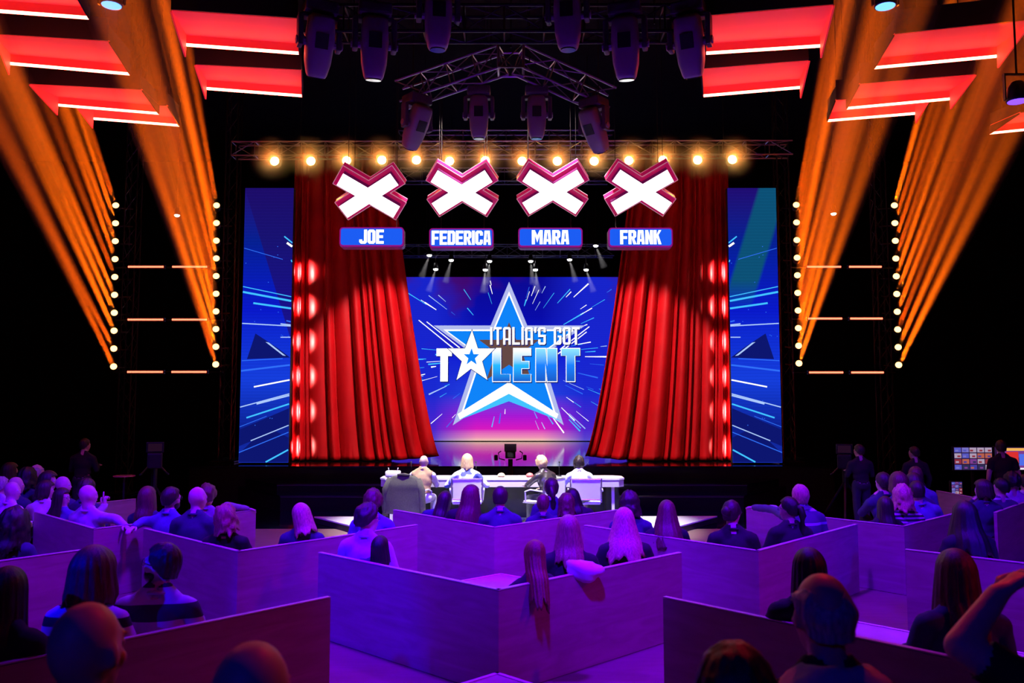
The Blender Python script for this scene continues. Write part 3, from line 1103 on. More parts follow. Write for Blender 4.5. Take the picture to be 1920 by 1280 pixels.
HALO = vol('haze_round_lamps', 3.4, 0.0, 0.62)  # haze gathered into balls, added to give each lamp a soft halo
halo_me = MB().ball((0, 0, 0), (.64, .62, .64), 20, 12).mesh('haze')
for k, p in enumerate(ROW_AT):
    hz = obj('haze', halo_me, HALO, None, True)
    hz.location = p + Vector((0, -.14, 0))
    tag(hz, 'haze ball added as a halo round the %s orange lamp in the row' % ORD[k], 'haze', 'haze round the orange lamps', 'stuff')

# ------------------------------------------------------------------ side towers with beam lamps
HAZE_BEAM = vol('haze_in_beam', 0.10)
LENS_BEAM = glow('beam_lens', (1.0, 0.48, 0.15), 5.0)
BAR_LED = glow('bar_led', (1.0, 0.12, 0.06), 5.0)
TY = 20.0
TOW = [  # (x at top, x at bottom, y top, y bottom, VP, name)
    (217, 213, 385, 687, (480, 1205), 'outer tower on the left'), (406, 404.5, 385, 683, (574, 1223), 'inner tower on the left'),
    (1493, 1498, 384, 681, (1340, 1223), 'inner tower on the right'), (1677, 1685, 385, 684, (1434, 1205), 'outer tower on the right')]
LOW = ('topmost', 'second from the top', 'third from the top', 'fourth from the top', 'fifth from the top', 'fifth from the bottom', 'fourth from the bottom', 'third from the bottom', 'second from the bottom', 'lowest')
rnd = random.Random(21)
for ti, (xa, xb, ya, yb, vp, nm) in enumerate(TOW):
    sgn = -1 if ti < 2 else 1
    top, bot = W(xa, ya, TY), W(xb, yb, TY)
    back = (top + bot) / 2
    tx = back.x + (0.22 if ti in (0, 1) else -0.22)
    zb = STZ + .005 if abs(tx) < 7.9 else 0.005
    p0, p1 = Vector((tx, TY + .35, zb)), Vector((tx, TY + .35, 12.05 - zb))
    tw = thing('lamp_tower', 'dark truss tower carrying ten beam lamps, ' + nm, 'truss', p0, None, 'beam lamp towers')
    for a in (-.14, .14):
        for b in (-.14, .14):
            MB().tube((a, b, 0), (a, b, p1.z), .02, n=6).build('chord', M_BLACKMETAL, tw)
    mb = MB()
    for i in range(int((12.0 - zb) / .4)):
        z = .4 * i
        q = [(-.14, -.14), (.14, -.14), (.14, .14), (-.14, .14)]
        for k in range(4):
            mb.tube((*q[k], z), (*q[(k + 1) % 4], min(z + .4, 12.0 - zb)), .01, n=4, cap=False)
    mb.build('bracing', M_BLACKMETAL, tw)['kind'] = 'stuff'
    MB().box((0, 0, .02), (.6, .6, .03)).build('base_plate', M_BLACKMETAL, tw)
    u, v = (vp[0] - 960) / FPX, (640 - vp[1]) / FPX
    away = Vector((u, math.cos(PITCH) - v * math.sin(PITCH), math.sin(PITCH) + v * math.cos(PITCH))).normalized()
    for k in range(10):
        f = k / 9
        p = W(xa + (xb - xa) * f, ya + (yb - ya) * f, TY)
        d = -away
        d = (d + Vector((rnd.uniform(-.012, .012), 0, rnd.uniform(-.012, .012)))).normalized()
        q = d.to_track_quat('Z', 'Y')
        t = thing('beam_lamp', '%s glowing orange beam lamp on the %s' % (LOW[k], nm), 'stage light', p, None, 'beam lamps on the side towers')
        MB().lathe([(.05, -.22), (.075, -.20), (.085, -.02), (.085, .0)], 12, (0, 0, 0), q).build('can', M_BLACKMETAL, t, True)
        MB().lathe([(.072, -.004), (.076, .004), (.05, .02)], 12, (0, 0, 0), q).build('lens', LENS_BEAM, t, True)
        arm = Vector((tx, TY + .35, p.z)) - p
        MB().tube(q @ Vector((0, 0, -.14)), arm, .02, n=6).build('bracket', M_BLACKMETAL, t)
        br = (.55, 1.0, 1.35, .7, 1.0, 1.2, .6, 1.1, .5, 1.3)[(k * 7 + ti * 3) % 10]
        L = 13.0
        hz = MB().tube(p + d * .03, p + d * L, .07, .07 + L * math.tan(math.radians(.80)), 12).build('haze', HAZE_BEAM, None)
        tag(hz, 'haze lit by the %s beam lamp of the %s' % (LOW[k], nm), 'haze', 'haze in the lamp beams', 'stuff')
        lamp('SPOT', p + d * .035, p + d, BEAM_POWER * br, (1, 0.085 + .03 * br, 0.002), 0.05, 1.4, 0.35, name='beam_spot')

for si, (xs, ys) in enumerate((([(240, 307), (323, 389)], (500, 599, 697)), ([(1513, 1577), (1592, 1653)], (500, 597, 698)))):
    for j, y in enumerate(ys):
        for k, (x0, x1) in enumerate(xs):
            dx = (j * 2) * (1 if si else -.4)
            a, b = W(x0 + dx, y, TY), W(x1 + dx, y, TY)
            m_ = (a + b) / 2
            inner = (k == 1) if si == 0 else (k == 0)
            t = thing('light_bar', '%s pixel light bar glowing red between the %s towers, the one nearer the %s' % (('upper', 'middle', 'lower')[j], ('left', 'right')[si], 'stage' if inner else 'side wall'),
                      'light bar', m_, None, 'light bars between the towers')
            L = (b - a).x
            MB().box((0, .05, 0), (L + .04, .08, .09)).build('housing', M_BLACKMETAL, t)
            n = 24
            px = MB()
            for i in range(n):
                px.ball((-L / 2 + L * (i + .5) / n, -.005, 0), (.017, .02, .026), 6, 4)
            px.build('led_row', BAR_LED, t)['kind'] = 'stuff'
            MB().tube((-L / 2 - .34, .1 + .04 * k, 0), (L / 2 + .34, .1 + .04 * k, 0), .02, n=6).build('rail', M_BLACKMETAL, t)

# ------------------------------------------------------------------ red glowing trays under the ceiling
def tray_mat(name):
    return glow(name, (1.0, 0.05, 0.03), 1.0)


TRAY_LIT = mat('tray_lining_glow', (0.90, 0.20, 0.15), 0.6, emit=(1.0, 0.018, 0.012), estr=0.40)  # own red glow put in for the strips' light on the lining
TRAY_STRIP = glow('tray_strip', (1.0, 0.085, 0.05), 42.0, True)
TRAY_OUT = mat('tray_fascia', (0.010, 0.006, 0.008), 0.6)
TRAYZ = 7.0
# near-left, near-right, far-right, far-left corners in the picture; deep side
TRAYS = [
    ((322, 20), (559, 36), (560, 82), (350, 66), 'L', 'long red ceiling light tray nearest the big moving heads, left group'),
    ((367, 122), (565, 132), (566, 164), (388, 150), 'L', 'red ceiling light tray below the long one, left group'),
    ((-10, 65), (204, 78), (243, 122), (20, 102), 'L', 'wide red ceiling light tray at the left picture edge'),
    ((57, 158), (266, 169), (297, 198), (110, 182), 'L', 'red ceiling light tray partly above the smallest one, left group'),
    ((141, 194), (314, 199), (335, 221), (176, 208), 'L', 'smallest red ceiling light tray, lowest of the left group'),
    ((-60, -22), (140, -12), (166, 14), (-40, -2), 'L', 'red ceiling light tray cut by the upper left corner'),
    ((1324, 31), (1562, 10), (1537, 68), (1324, 82), 'R', 'long red ceiling light tray nearest the big moving heads, right group'),
    ((1316, 130), (1516, 114), (1499, 148), (1319, 164), 'R', 'red ceiling light tray below the long one, right group'),
    ((1677, 65), (1935, 38), (1868, 88), (1640, 110), 'R', 'wide red ceiling light tray at the right picture edge'),
    ((1612, 158), (1828, 140), (1780, 170), (1588, 188), 'R', 'red ceiling light tray partly above the smallest one, right group'),
    ((1567, 188), (1745, 180), (1715, 198), (1552, 212), 'R', 'smallest red ceiling light tray, lowest of the right group'),
    ((1912, 212), (2080, 196), (2050, 216), (1857, 236), 'R', 'red ceiling light tray cut by the right edge below the violet lamp')]
for (a, b, cc, dd, side, lab) in TRAYS:
    pa, pb, pc, pd = (WZ(x, y, TRAYZ) for x, y in (a, b, cc, dd))
    ctr = (pa + pb + pc + pd) / 4
    pa, pb, pc, pd = (p - ctr for p in (pa, pb, pc, pd))
    t = thing('ceiling_light_tray', lab, 'ceiling light', ctr, None, 'red trays under the ceiling')
    up = Vector((0, 0, 1))
    MB().prism([pa, pb, pc, pd], up * .02).build('lit_panel', TRAY_LIT, t)
    MB().prism([p + up * .021 for p in (pa, pb, pc, pd)], up * .2).build('back_box', TRAY_OUT, t)
    # far wall with its light strip, two side walls, near fascia
    fn = (pd - pa).normalized()
    MB().prism([pd, pc, pc - up * .11, pd - up * .11], fn * .02).build('far_wall', TRAY_LIT, t)
    MB().prism([pd - up * .11, pc - up * .11, pc - up * .145, pd - up * .145], fn * .02).build('light_strip', TRAY_STRIP, t)
    sl = (pb - pa).normalized()
    deep, shallow = ((pa, pd), (pb, pc)) if side == 'L' else ((pb, pc), (pa, pd))
    sg = -1 if side == 'L' else 1
    MB().prism([deep[0], deep[1], deep[1] - up * .30, deep[0] - up * .02], sl * sg * .02).build('deep_wall', TRAY_LIT, t)
    MB().prism([shallow[0], shallow[1], shallow[1] - up * .145, shallow[0] - up * .02], sl * -sg * .02).build('side_wall', TRAY_OUT, t)
    MB().prism([pa - fn * .02, pb - fn * .02, pb - fn * .02 + up * .32, pa - fn * .02 + up * .32], -fn * .02).build('fascia', TRAY_OUT, t)
    for p in (pa, pb, pc, pd):
        q = p * .8
        MB().tube(q + up * .2, q + up * (12.09 - ctr.z), .008, n=4).build('cable', M_BLACKMETAL, t)

# ------------------------------------------------------------------ blue wash cans and small lamps
BLUE_LENS = glow('blue_lens', (0.10, 0.30, 1.0), 3.0)
VIOLET_LENS = glow('violet_lens', (0.16, 0.05, 1.0), 2.5)
for px, py, Y, mm, lab in ((209, 10, 9.0, BLUE_LENS, 'blue wash lamp hanging between the red trays on the left'), (1660, 12, 9.0, BLUE_LENS, 'blue wash lamp hanging between the red trays on the right'),
                           (1908, 190, 9.2, VIOLET_LENS, 'violet wash lamp hanging at the right edge')):
    p = W(px, py, Y)
    t = thing('wash_lamp', lab, 'stage light', p, None, 'wash lamps over the audience')
    MB().lathe([(.115, 0.0), (.12, .03), (.10, .16), (.06, .22)], 16).build('can', M_BLACKMETAL, t, True)
    MB().lathe([(.10, -.006), (.105, .002)], 16).build('lens', mm, t, True)
    mb = MB()
    for a in (-1, 1):
        mb.box((a * .14, 0, .16), (.014, .04, .3))
    mb.box((0, 0, .31), (.29, .04, .014))
    mb.build('yoke', M_BLACKMETAL, t)
    MB().tube((0, 0, .31), (0, 0, 12.09 - p.z), .012, n=5).build('drop_cable', M_BLACKMETAL, t)

DOTS = [(805, 478), (846, 487), (918, 489), (817, 504), (910, 505), (995, 489), (1004, 505), (1068, 486), (1099, 505), (1117, 460)]
SPOT_HAZE = vol('haze_below_spots', 0.06)
SPOTW = glow('white_spot_lens', (1, 0.97, 0.95), 14)
for k, (px, py) in enumerate(DOTS):
    p = W(px, py, 28.5)
    t = thing('small_spot', '%s small white spotlight above the back screen, counting from the left' % ('first', 'third', 'fifth', 'second', 'fourth', 'sixth', 'seventh', 'eighth', 'ninth', 'tenth')[k], 'stage light', p, None, 'small white spotlights over the back of the stage')
    MB().lathe([(.085, .0), (.09, .05), (.06, .2)], 12).build('can', M_BLACKMETAL, t, True)
    MB().ball((0, 0, -.01), (.085, .085, .05), 12, 6).build('lens', SPOTW, t, True)
    MB().tube((0, 0, .2), (0, 0, 12.09 - p.z), .012, n=5).build('stem', M_BLACKMETAL, t)
    d = Vector(((954 - px) * -.002, -.25, -1)).normalized()
    hz = MB().tube(p + d * .08, p + d * .85, .06, .21, 12).build('haze', SPOT_HAZE, None)
    tag(hz, 'faint haze lit below the %s small white spotlight' % ORD[k], 'haze', 'haze below the small white spotlights', 'stuff')
    lamp('SPOT', p + d * .07, p + d, 380, (1, .95, .97), .03, 20, .6, name='small_spot_beam')
for px, py, lab in ((332, 403, 'tiny white spotlight hanging between the left towers'), (1563, 400, 'tiny white spotlight hanging between the right towers')):
    p = W(px, py, 19.4)
    t = thing('small_spot', lab, 'stage light', p, None)
    MB().lathe([(.06, .0), (.07, .05), (.05, .18)], 12).build('can', M_BLACKMETAL, t, True)
    MB().ball((0, 0, -.005), (.06, .06, .04), 12, 6).build('lens', SPOTW, t, True)
    MB().tube((0, 0, .18), (0, 0, 12.09 - p.z), .01, n=5).build('stem', M_BLACKMETAL, t)

# ------------------------------------------------------------------ audience boxes
def ply(name):
    m = bpy.data.materials.new(name)
    m.use_nodes = True
    nt = m.node_tree
    b = nt.nodes['Principled BSDF']
    tc = nt.nodes.new('ShaderNodeTexCoord')
    mp = nt.nodes.new('ShaderNodeMapping')
    mp.inputs['Scale'].default_value = (1.0, 1.0, 7.0)
    nt.links.new(tc.outputs['Object'], mp.inputs[0])
    n = nt.nodes.new('ShaderNodeTexNoise')
    n.inputs['Scale'].default_value = 1.6
    n.inputs['Detail'].default_value = 9
    n.inputs['Distortion'].default_value = 1.2
    nt.links.new(mp.outputs[0], n.inputs[0])
    r = nt.nodes.new('ShaderNodeValToRGB')
    r.color_ramp.elements[0].position = .3
    r.color_ramp.elements[1].position = .75
    r.color_ramp.elements[0].color = (0.36, 0.245, 0.19, 1)
    r.color_ramp.elements[1].color = (0.49, 0.355, 0.28, 1)
    nt.links.new(n.outputs[0], r.inputs[0])
    nt.links.new(r.outputs[0], b.inputs['Base Color'])
    b.inputs['Roughness'].default_value = .5
    return m


M_PLY = ply('plywood_panel')
M_PLATFORM = mat('platform_top', (0.55, 0.42, 0.40), 0.55, var=.15, vscale=3)
M_TRIM = mat('pale_edge_strip', (0.92, 0.86, 0.90), 0.35)
WZT, PLZ, WTH = 0.76, 0.28, 0.036


WALLS = []


def panel_between(t, a, b, ctr, inner, ztop=WZT):
    """upright board from a to b (plan points), thickness towards INNER"""
    d = (b - a)
    d.z = 0
    n = Vector((-d.y, d.x, 0)).normalized()
    if n.dot(inner - a) < 0:
        n = -n
    WALLS.append((a.copy(), b.copy(), n.copy()))
    a0, b0 = Vector((a.x, a.y, 0.005)), Vector((b.x, b.y, 0.005))
    MB().prism([a0, b0, b0 + n * WTH, a0 + n * WTH], (0, 0, ztop - .018)).build('panel', M_PLY, t, off=ctr)
    za = Vector((0, 0, ztop - .013))
    MB().prism([a0 + za - n * .002, b0 + za - n * .002, b0 + za + n * (WTH + .002), a0 + za + n * (WTH + .002)], (0, 0, .008)).build('top_edge', M_TRIM_EDGE, t, off=ctr)


M_TRIM_EDGE = mat('panel_top_edge', (0.62, 0.46, 0.42), 0.4)


def audience_box(label, C, L=None, R=None, walls='LR', ztop=WZT, far=.97, slab=True):
    C, L, R = Vector(C), Vector(L), Vector(R)
    for v in (C, L, R):
        v.z = 0
    F = C + (L + R - 2 * C) * far
    ctr = Vector(((L.x + R.x) / 2, (C.y + F.y) / 2, 0))
    t = thing('audience_box', label, 'seating box', ctr, None, 'timber audience boxes')
    if 'L' in walls:
        panel_between(t, C, L, ctr, F, ztop)
    if 'R' in walls:
        panel_between(t, C, R, ctr, F, ztop)
    if slab:
        g = .06
        u1, u2 = (L - C).normalized(), (R - C).normalized()
        c2 = C + u1 * g + u2 * g
        l2, r2 = L + u2 * g - u1 * .02, R + u1 * g - u2 * .02
        MB().prism([Vector((p.x, p.y, .01)) for p in (c2, l2, F, r2)], (0, 0, PLZ - .012)).build('platform', M_PLATFORM, t, off=ctr)
        for a, b in ((l2, F), (r2, F)):
            d = (b - a).normalized()
            n = Vector((-d.y, d.x, 0))
            if n.dot(ctr - a) < 0:
                n = -n
            MB().prism([Vector((p.x, p.y, PLZ - .001)) for p in (a, b, b + n * .03, a + n * .03)], (0, 0, .006)).build('edge_strip', M_TRIM, t, off=ctr)
    return t


Z = lambda x, y, z=WZT: WZ(x, y, z)
audience_box('large timber box in the middle of the near row, coat on its rail', Z(935, 1105), Z(597, 1035), Z(1278, 1035))
audience_box('middle timber box right behind the judges', Z(927, 988), Z(737, 955), Z(1160, 955))
audience_box('timber box with the bald man in a dark shirt and the curly blonde', Z(446, 1033), Z(269, 990), Z(783, 983))
audience_box('timber box with the woman with the hair bun', Z(1422, 1032), Z(1095, 984), Z(1608, 982))
audience_box('timber box with the bald man raising a hand', Z(176, 991), Z(64, 959), Z(480, 955))
audience_box('timber box with the blonde in a striped top', Z(1695, 986), Z(1399, 953), Z(1800, 960))


def extend(end, via, ln):
    d = (via - end)
    d.z = 0
    return end + d.normalized() * ln


e = Z(620, 1118)
c_ = extend(e, Z(0, 1245), 2.45)
audience_box('near timber box with the two striped jumpers', c_, c_ + Vector((-1.6, 1.6, 0)), e)
e = Z(1243, 1118)
c_ = extend(e, Z(1781, 1230), 2.45)
audience_box('near timber box before the balding man with a hood', c_, e, c_ + Vector((1.6, 1.6, 0)))
e = Z(169, 1028)
c_ = extend(e, Z(0, 1051), 2.0)
audience_box('timber box at the left edge with dark curly hair above it', c_, c_ + Vector((-1.5, 1.5, 0)), e)
e = Z(1697, 1029)
c_ = extend(e, Z(1920, 1055), 2.3)
audience_box('dark timber box at the right edge behind the long-haired woman', c_, e, c_ + Vector((1.5, 1.5, 0)))
c_ = Z(1869, 960)
audience_box('timber box cut by the right edge with the hooded youth', c_, c_ + Vector((-1.0, 1.0, 0)), c_ + Vector((1.4, 1.5, 0)), 'R')
c_ = Z(1825, 932)
audience_box('far timber box before the control monitors', c_, Z(1755, 919), c_ + Vector((1.2, 1.3, 0)))
c_ = W(120, 952, 12.6)
audience_box('far timber box behind the bald man raising a hand', c_, c_ + Vector((-1.5, 1.5, 0)), W(255, 940, 13.6), ztop=.62)
c_ = Vector((-.1, 2.72, 0))
audience_box('bare timber platform in front of the camera', c_, c_ + Vector((-1.65, 1.6, 0)), c_ + Vector((1.65, 1.6, 0)), '', far=1.0)
# rear tier for the nearest onlookers
t = thing('rear_bench', 'long dark bench for the nearest row of onlookers', 'bench', (0, 2.15, 0))
MB().box((-2.2, 0.15, .60), (3.0, 1.0, .06)).build('seat', M_BLACK, t)
MB().box((2.2, 0.15, .60), (3.6, 1.0, .06)).build('seat', M_BLACK, t)
for x in (-3.5, -.9, .6, 3.8):
    MB().box((x, .15, .29), (.06, .9, .56)).build('support', M_BLACK, t)

# ------------------------------------------------------------------ judges' platform, desk
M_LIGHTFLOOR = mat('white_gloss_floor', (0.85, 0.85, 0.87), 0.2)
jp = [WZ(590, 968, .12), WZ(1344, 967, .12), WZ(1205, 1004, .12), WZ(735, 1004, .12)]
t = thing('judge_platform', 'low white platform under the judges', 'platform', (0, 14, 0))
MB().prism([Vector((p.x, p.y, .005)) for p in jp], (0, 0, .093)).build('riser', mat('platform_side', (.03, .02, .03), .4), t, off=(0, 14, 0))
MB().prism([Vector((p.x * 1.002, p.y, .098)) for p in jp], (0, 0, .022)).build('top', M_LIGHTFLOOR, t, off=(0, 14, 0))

DY, DZ = 14.85, .86
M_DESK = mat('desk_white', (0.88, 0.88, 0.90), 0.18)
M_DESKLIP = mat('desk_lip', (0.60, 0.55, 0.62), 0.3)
x0, x1 = W(716, 900, DY).x, W(1168, 900, DY).x
t = thing('judges_desk', 'long white glossy desk in front of the four judges', 'desk', ((x0 + x1) / 2, DY, .0))
o_ = ((x0 + x1) / 2, DY, 0)
mid, hl = (x0 + x1) / 2, (x1 - x0) / 2
outline = [(x0, DY - .18), (x0 + .10, DY - .30), (x1 - .10, DY - .30), (x1, DY - .18), (x1, DY + .20), (x1 - .14, DY + .32), (x0 + .14, DY + .32), (x0, DY + .20)]
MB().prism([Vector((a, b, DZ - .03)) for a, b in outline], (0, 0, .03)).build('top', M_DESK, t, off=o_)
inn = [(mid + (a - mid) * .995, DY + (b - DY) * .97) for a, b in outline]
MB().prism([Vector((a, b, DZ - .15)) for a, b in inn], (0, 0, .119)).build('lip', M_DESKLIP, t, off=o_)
MB().box((mid, DY + .18, .42), (2 * hl - .5, .03, .56)).build('modesty_panel', M_BLACK, t, off=o_)
for fx in (-.96, -.36, .36, .96):
    MB().box((mid + fx * (hl - .12), DY, .415), (.05, .42, .59)).build('leg', M_WHITE, t, off=o_)
for fx in (-1, 1):
    MB().box((mid + fx * (hl - .20), DY + .05, .42), (.22, .40, .58)).build('end_curtain', M_DRAPE, t, off=o_)

p = W(737, 897, DY - .05)
t = thing('white_bag', 'small white bag with two upright handles on the desk end', 'bag', (p.x, DY - .05, DZ + .001))
MB().rbox((0, 0, .055), (.26, .16, .11), .03).build('pouch', M_WHITE, t, True)
for a in (-1, 1):
    MB().path([(a * .07, 0, .10), (a * .08, 0, .14), (a * .085, .02, .155)], .008).build('handle', M_WHITE, t)
for px, c_, nm, lab in ((940, (.8, .62, .35), 'yellow_bun', 'small round yellow pastry on the white desk'), (993, (.75, .16, .14), 'red_fruit', 'small red fruit on the white desk by the leather jacket')):
    x = W(px, 900, DY).x
    o = MB().lathe([(.02, 0), (.06, .004), (.07, .03), (.05, .06), (.015, .075)], 14, (0, 0, 0)).build(nm, mat(nm, c_, .5), None, True)
    o.location = (x, DY - .08, DZ + .001)
    tag(o, lab, 'food')
for k, px in enumerate((783, 905, 1062)):
    x = W(px, 900, DY).x
    t = thing('desk_microphone', ('thin desk microphone beside the bald judge', 'thin desk microphone beside the judge in patchwork', 'thin desk microphone between the two judges on the right')[k], 'microphone', (x - .12, DY + .1, DZ + .001))
    MB().lathe([(.05, 0), (.05, .012), (.012, .02)], 12).build('base', M_BLACKMETAL, t)
    MB().path([(0, 0, .015), (0, .01, .14), (0, -.06, .24)], .005).build('gooseneck', M_BLACKMETAL, t)
    MB().ball((0, -.075, .25), (.016, .024, .016), 8, 6).build('capsule', M_BLACK, t, True)


# ------------------------------------------------------------------ judges' chairs
def office_chair(label, x, y, rz, z0=.122):
    t = thing('office_chair', label, 'chair', (x, y, z0), (0, 0, rz), "judges' chairs")
    SZ = .40
    MB().rbox((0, 0, SZ), (.48, .46, .05), .02).build('seat', M_WHITE, t)
    b = MB()
    n = 8
    for i in range(n):
        u = -1 + 2 * (i + .5) / n
        b.rbox((u * .215, -.25 - .03 * (1 - u * u), SZ + .22), (.056, .025, .32), .006)
    MB().rbox((0, -.27, SZ + .22), (.46, .022, .33), .01).build('backrest', M_WHITE, t)
    bar = MB()
    for zz in (.06, .385):
        bar.tube((-.24, -.275, SZ + zz), (.24, -.275, SZ + zz), .013, n=8)
    bar.build('back_rail', mat('chair_chrome', (.75, .75, .78), .2, .9), t)
    for a in (-1, 1):
        MB().path([(a * .25, -.27, SZ + .40), (a * .25, -.26, SZ + .02), (a * .25, .22, SZ - .01)], .012, 6).build('side_frame', MATS['chair_chrome'], t)
        MB().path([(a * .27, -.25, SZ + .20), (a * .28, .02, SZ + .21), (a * .28, .14, SZ + .17), (a * .26, .15, SZ)], .014, 6).build('armrest', M_WHITE, t)
    MB().tube((0, 0, .08), (0, 0, SZ - .02), .028, n=10).build('column', MATS['chair_chrome'], t)
    for k in range(5):
        an = 2 * math.pi * k / 5 + .3
        e = Vector((math.cos(an) * .27, math.sin(an) * .27, .055))
        l = MB().tube((0, 0, .085), e, .022, .014, 6).build('base_arm', MATS['chair_chrome'], t)
        MB().tube(e + Vector((-.012, 0, -.028)), e + Vector((.012, 0, -.028)), .026, n=10).build('caster', M_BLACK, l)
    return t


JX = [W(px, 900, 14.1).x for px in (795, 876, 1015, 1085)]
office_chair('white office chair hidden under a green jacket', JX[0] - .18, 14.0, -.35)
office_chair('white office chair of the judge in patchwork', JX[1] + .0, 14.08, .05)
office_chair('white office chair turned sideways under the leather jacket', JX[2] + .03, 14.05, .75)
office_chair('white office chair of the judge in the pale blazer', JX[3] + .1, 14.05, -.03)

# green jacket over the first chair back
def jacket():
    vs, fs = [], []
    n, m = 26, 18
    for j in range(m + 1):
        v = j / m
        z = .86 - .62 * v
        wid = .27 + .05 * math.sin(min(1, v * 3) * math.pi / 2)
        for i in range(n):
            a = 2 * math.pi * i / n
            ca, sa = math.cos(a), math.sin(a)
            x = wid * math.copysign(abs(ca) ** .5, ca)
            y = (.035 + .05 * min(1, v * 4)) * math.copysign(abs(sa) ** .6, sa)
            x += .012 * math.sin(9 * a + 3 * v) * v
            y += .014 * mnoise.noise((x * 9, v * 3, sa)) + .012 * math.sin(5 * a) * v
            if v < .12:
                x *= .72 + .28 * (v / .12)
            vs.append((x, y, z + (.02 * abs(ca) * -1 if v < .1 else 0)))
    for j in range(m):
        for i in range(n):
            fs.append((j * n + i, j * n + (i + 1) % n, (j + 1) * n + (i + 1) % n, (j + 1) * n + i))
    fs.append(tuple(range(n)))
    mb = MB()
    mb.v, mb.f = vs, fs
    return mb


M_OLIVE = mat('olive_wool', (0.075, 0.075, 0.045), 0.9, var=.2, vscale=60, bump=.2, bscale=200)
ja = thing('green_jacket', 'olive green jacket draped over the back of a chair', 'jacket', (JX[0] - .28, 13.74, .122), (0, 0, -.25))
jacket().build('cloth', M_OLIVE, ja, True)
for a in (-1, 1):
    MB().path([(a * .24, -.02, .80), (a * .31, -.03, .62), (a * .325, -.03, .38), (a * .32, -.02, .20)], [.05, .06, .055, .05], 8).build('sleeve', M_OLIVE, ja, True)
MB().path([(-.1, -.03, .86), (0, -.05, .875), (.1, -.03, .86)], .022, 6).build('collar', M_OLIVE, ja, True)

# camera rig at the stage front
p = W(957, 905, 18.3)
t = thing('stage_camera', 'black remote camera on a stand before the stage', 'camera', (p.x, 18.3, .0))
MB().rbox((0, 0, 1.05), (.22, .30, .16), .02).build('body', M_BLACK, t)
MB().tube((0, -.15, 1.05), (0, -.27, 1.05), .06, .07, 12).build('lens', LENSDARK, t)
MB().rbox((0, 0, 1.19), (.26, .03, .17), .01).build('monitor', mat('camera_grey', (.1, .1, .11), .4), t)
for a in (-1, 1):
    MB().path([(a * .12, .02, .93), (a * .24, .02, .96), (a * .26, .02, 1.08), (a * .2, .02, 1.12)], .014).build('grip', M_BLACK, t)
    MB().rbox((a * .31, .0, .98), (.08, .08, .12), .02).build('motor', M_BLACK, t)
MB().tube((0, 0, .48), (0, 0, .95), .05, n=10).build('column', M_BLACK, t)
MB().box((0, 0, .485), (.5, .3, .02)).build('foot_plate', M_BLACK, t)

# puffy coat lying over the rail of the big near box
def coat():
    mb = MB()
    vs, fs = [], []
    n, m = 22, 14
    for j in range(m + 1):
        th = math.pi * j / m
        for i in range(n):
            a = 2 * math.pi * i / n
            x = .15 * math.sin(th) * math.cos(a)
            y = .10 * math.sin(th) * math.sin(a)
            z = .085 * math.cos(th)
            q = Vector((x, y, z))
            q *= 1 + .20 * mnoise.noise(q * 14) + .07 * math.sin(60 * z + 10 * x)
            if q.x < 0:
                q.z += .03 * -q.x / .15
            vs.append(q)
    for j in range(m):
        for i in range(n):
            fs.append((j * n + i, j * n + (i + 1) % n, (j + 1) * n + (i + 1) % n, (j + 1) * n + i))
    mb.v, mb.f = [tuple(v) for v in vs], fs
    return mb


pc = Z(1096, 1072)
o = coat().build('puffy_coat', mat('pale_nylon', (.80, .80, .84), .35, bump=.3, bscale=30), None, True)
o.location = (pc.x, pc.y - .03, .775)
tag(o, 'pale puffy coat bundled on the rail of the big near box', 'coat')

# ------------------------------------------------------------------ people
def skin_mat(name, c):
    return mat(name, c, .5, var=.08, vscale=30)


SK = {'l': skin_mat('skin_light', (.72, .50, .42)), 'm': skin_mat('skin_mid', (.55, .36, .28)), 't': skin_mat('skin_tan', (.45, .28, .21))}


def hair_mat(name, c):
    return mat(name, c, .42, var=.45, vscale=14, stretch=(9, 9, 1), bump=.35, bscale=30)


HA = {'dark': hair_mat('hair_dark', (.035, .022, .018)), 'brown': hair_mat('hair_brown', (.12, .06, .035)), 'blond': hair_mat('hair_blond', (.62, .42, .22)),
      'grey': hair_mat('hair_grey', (.42, .40, .40)), 'red': hair_mat('hair_auburn', (.22, .075, .03)), 'fair': hair_mat('hair_fair', (.34, .21, .11)), 'black': hair_mat('hair_black', (.012, .009, .01))}


def stripe_mat(name, c1, c2, scale, duty=.5):
    m = bpy.data.materials.new(name)
    m.use_nodes = True
    nt = m.node_tree
    b = nt.nodes['Principled BSDF']
    b.inputs['Roughness'].default_value = .85
    tc = nt.nodes.new('ShaderNodeTexCoord')
    sp = nt.nodes.new('ShaderNodeSeparateXYZ')
    nt.links.new(tc.outputs['Object'], sp.inputs[0])
    def M_(op, a, v):
        x = nt.nodes.new('ShaderNodeMath')
        x.operation = op
        nt.links.new(a, x.inputs[0])
        x.inputs[1].default_value = v
        return x.outputs[0]
    f = M_('LESS_THAN', M_('FRACT', M_('MULTIPLY', sp.outputs[2], scale), 0), duty)
    mx = nt.nodes.new('ShaderNodeMix')
    mx.data_type = 'RGBA'
    nt.links.new(f, mx.inputs[0])
    mx.inputs[6].default_value = (*c1, 1)
    mx.inputs[7].default_value = (*c2, 1)
    nt.links.new(mx.outputs[2], b.inputs['Base Color'])
    return m


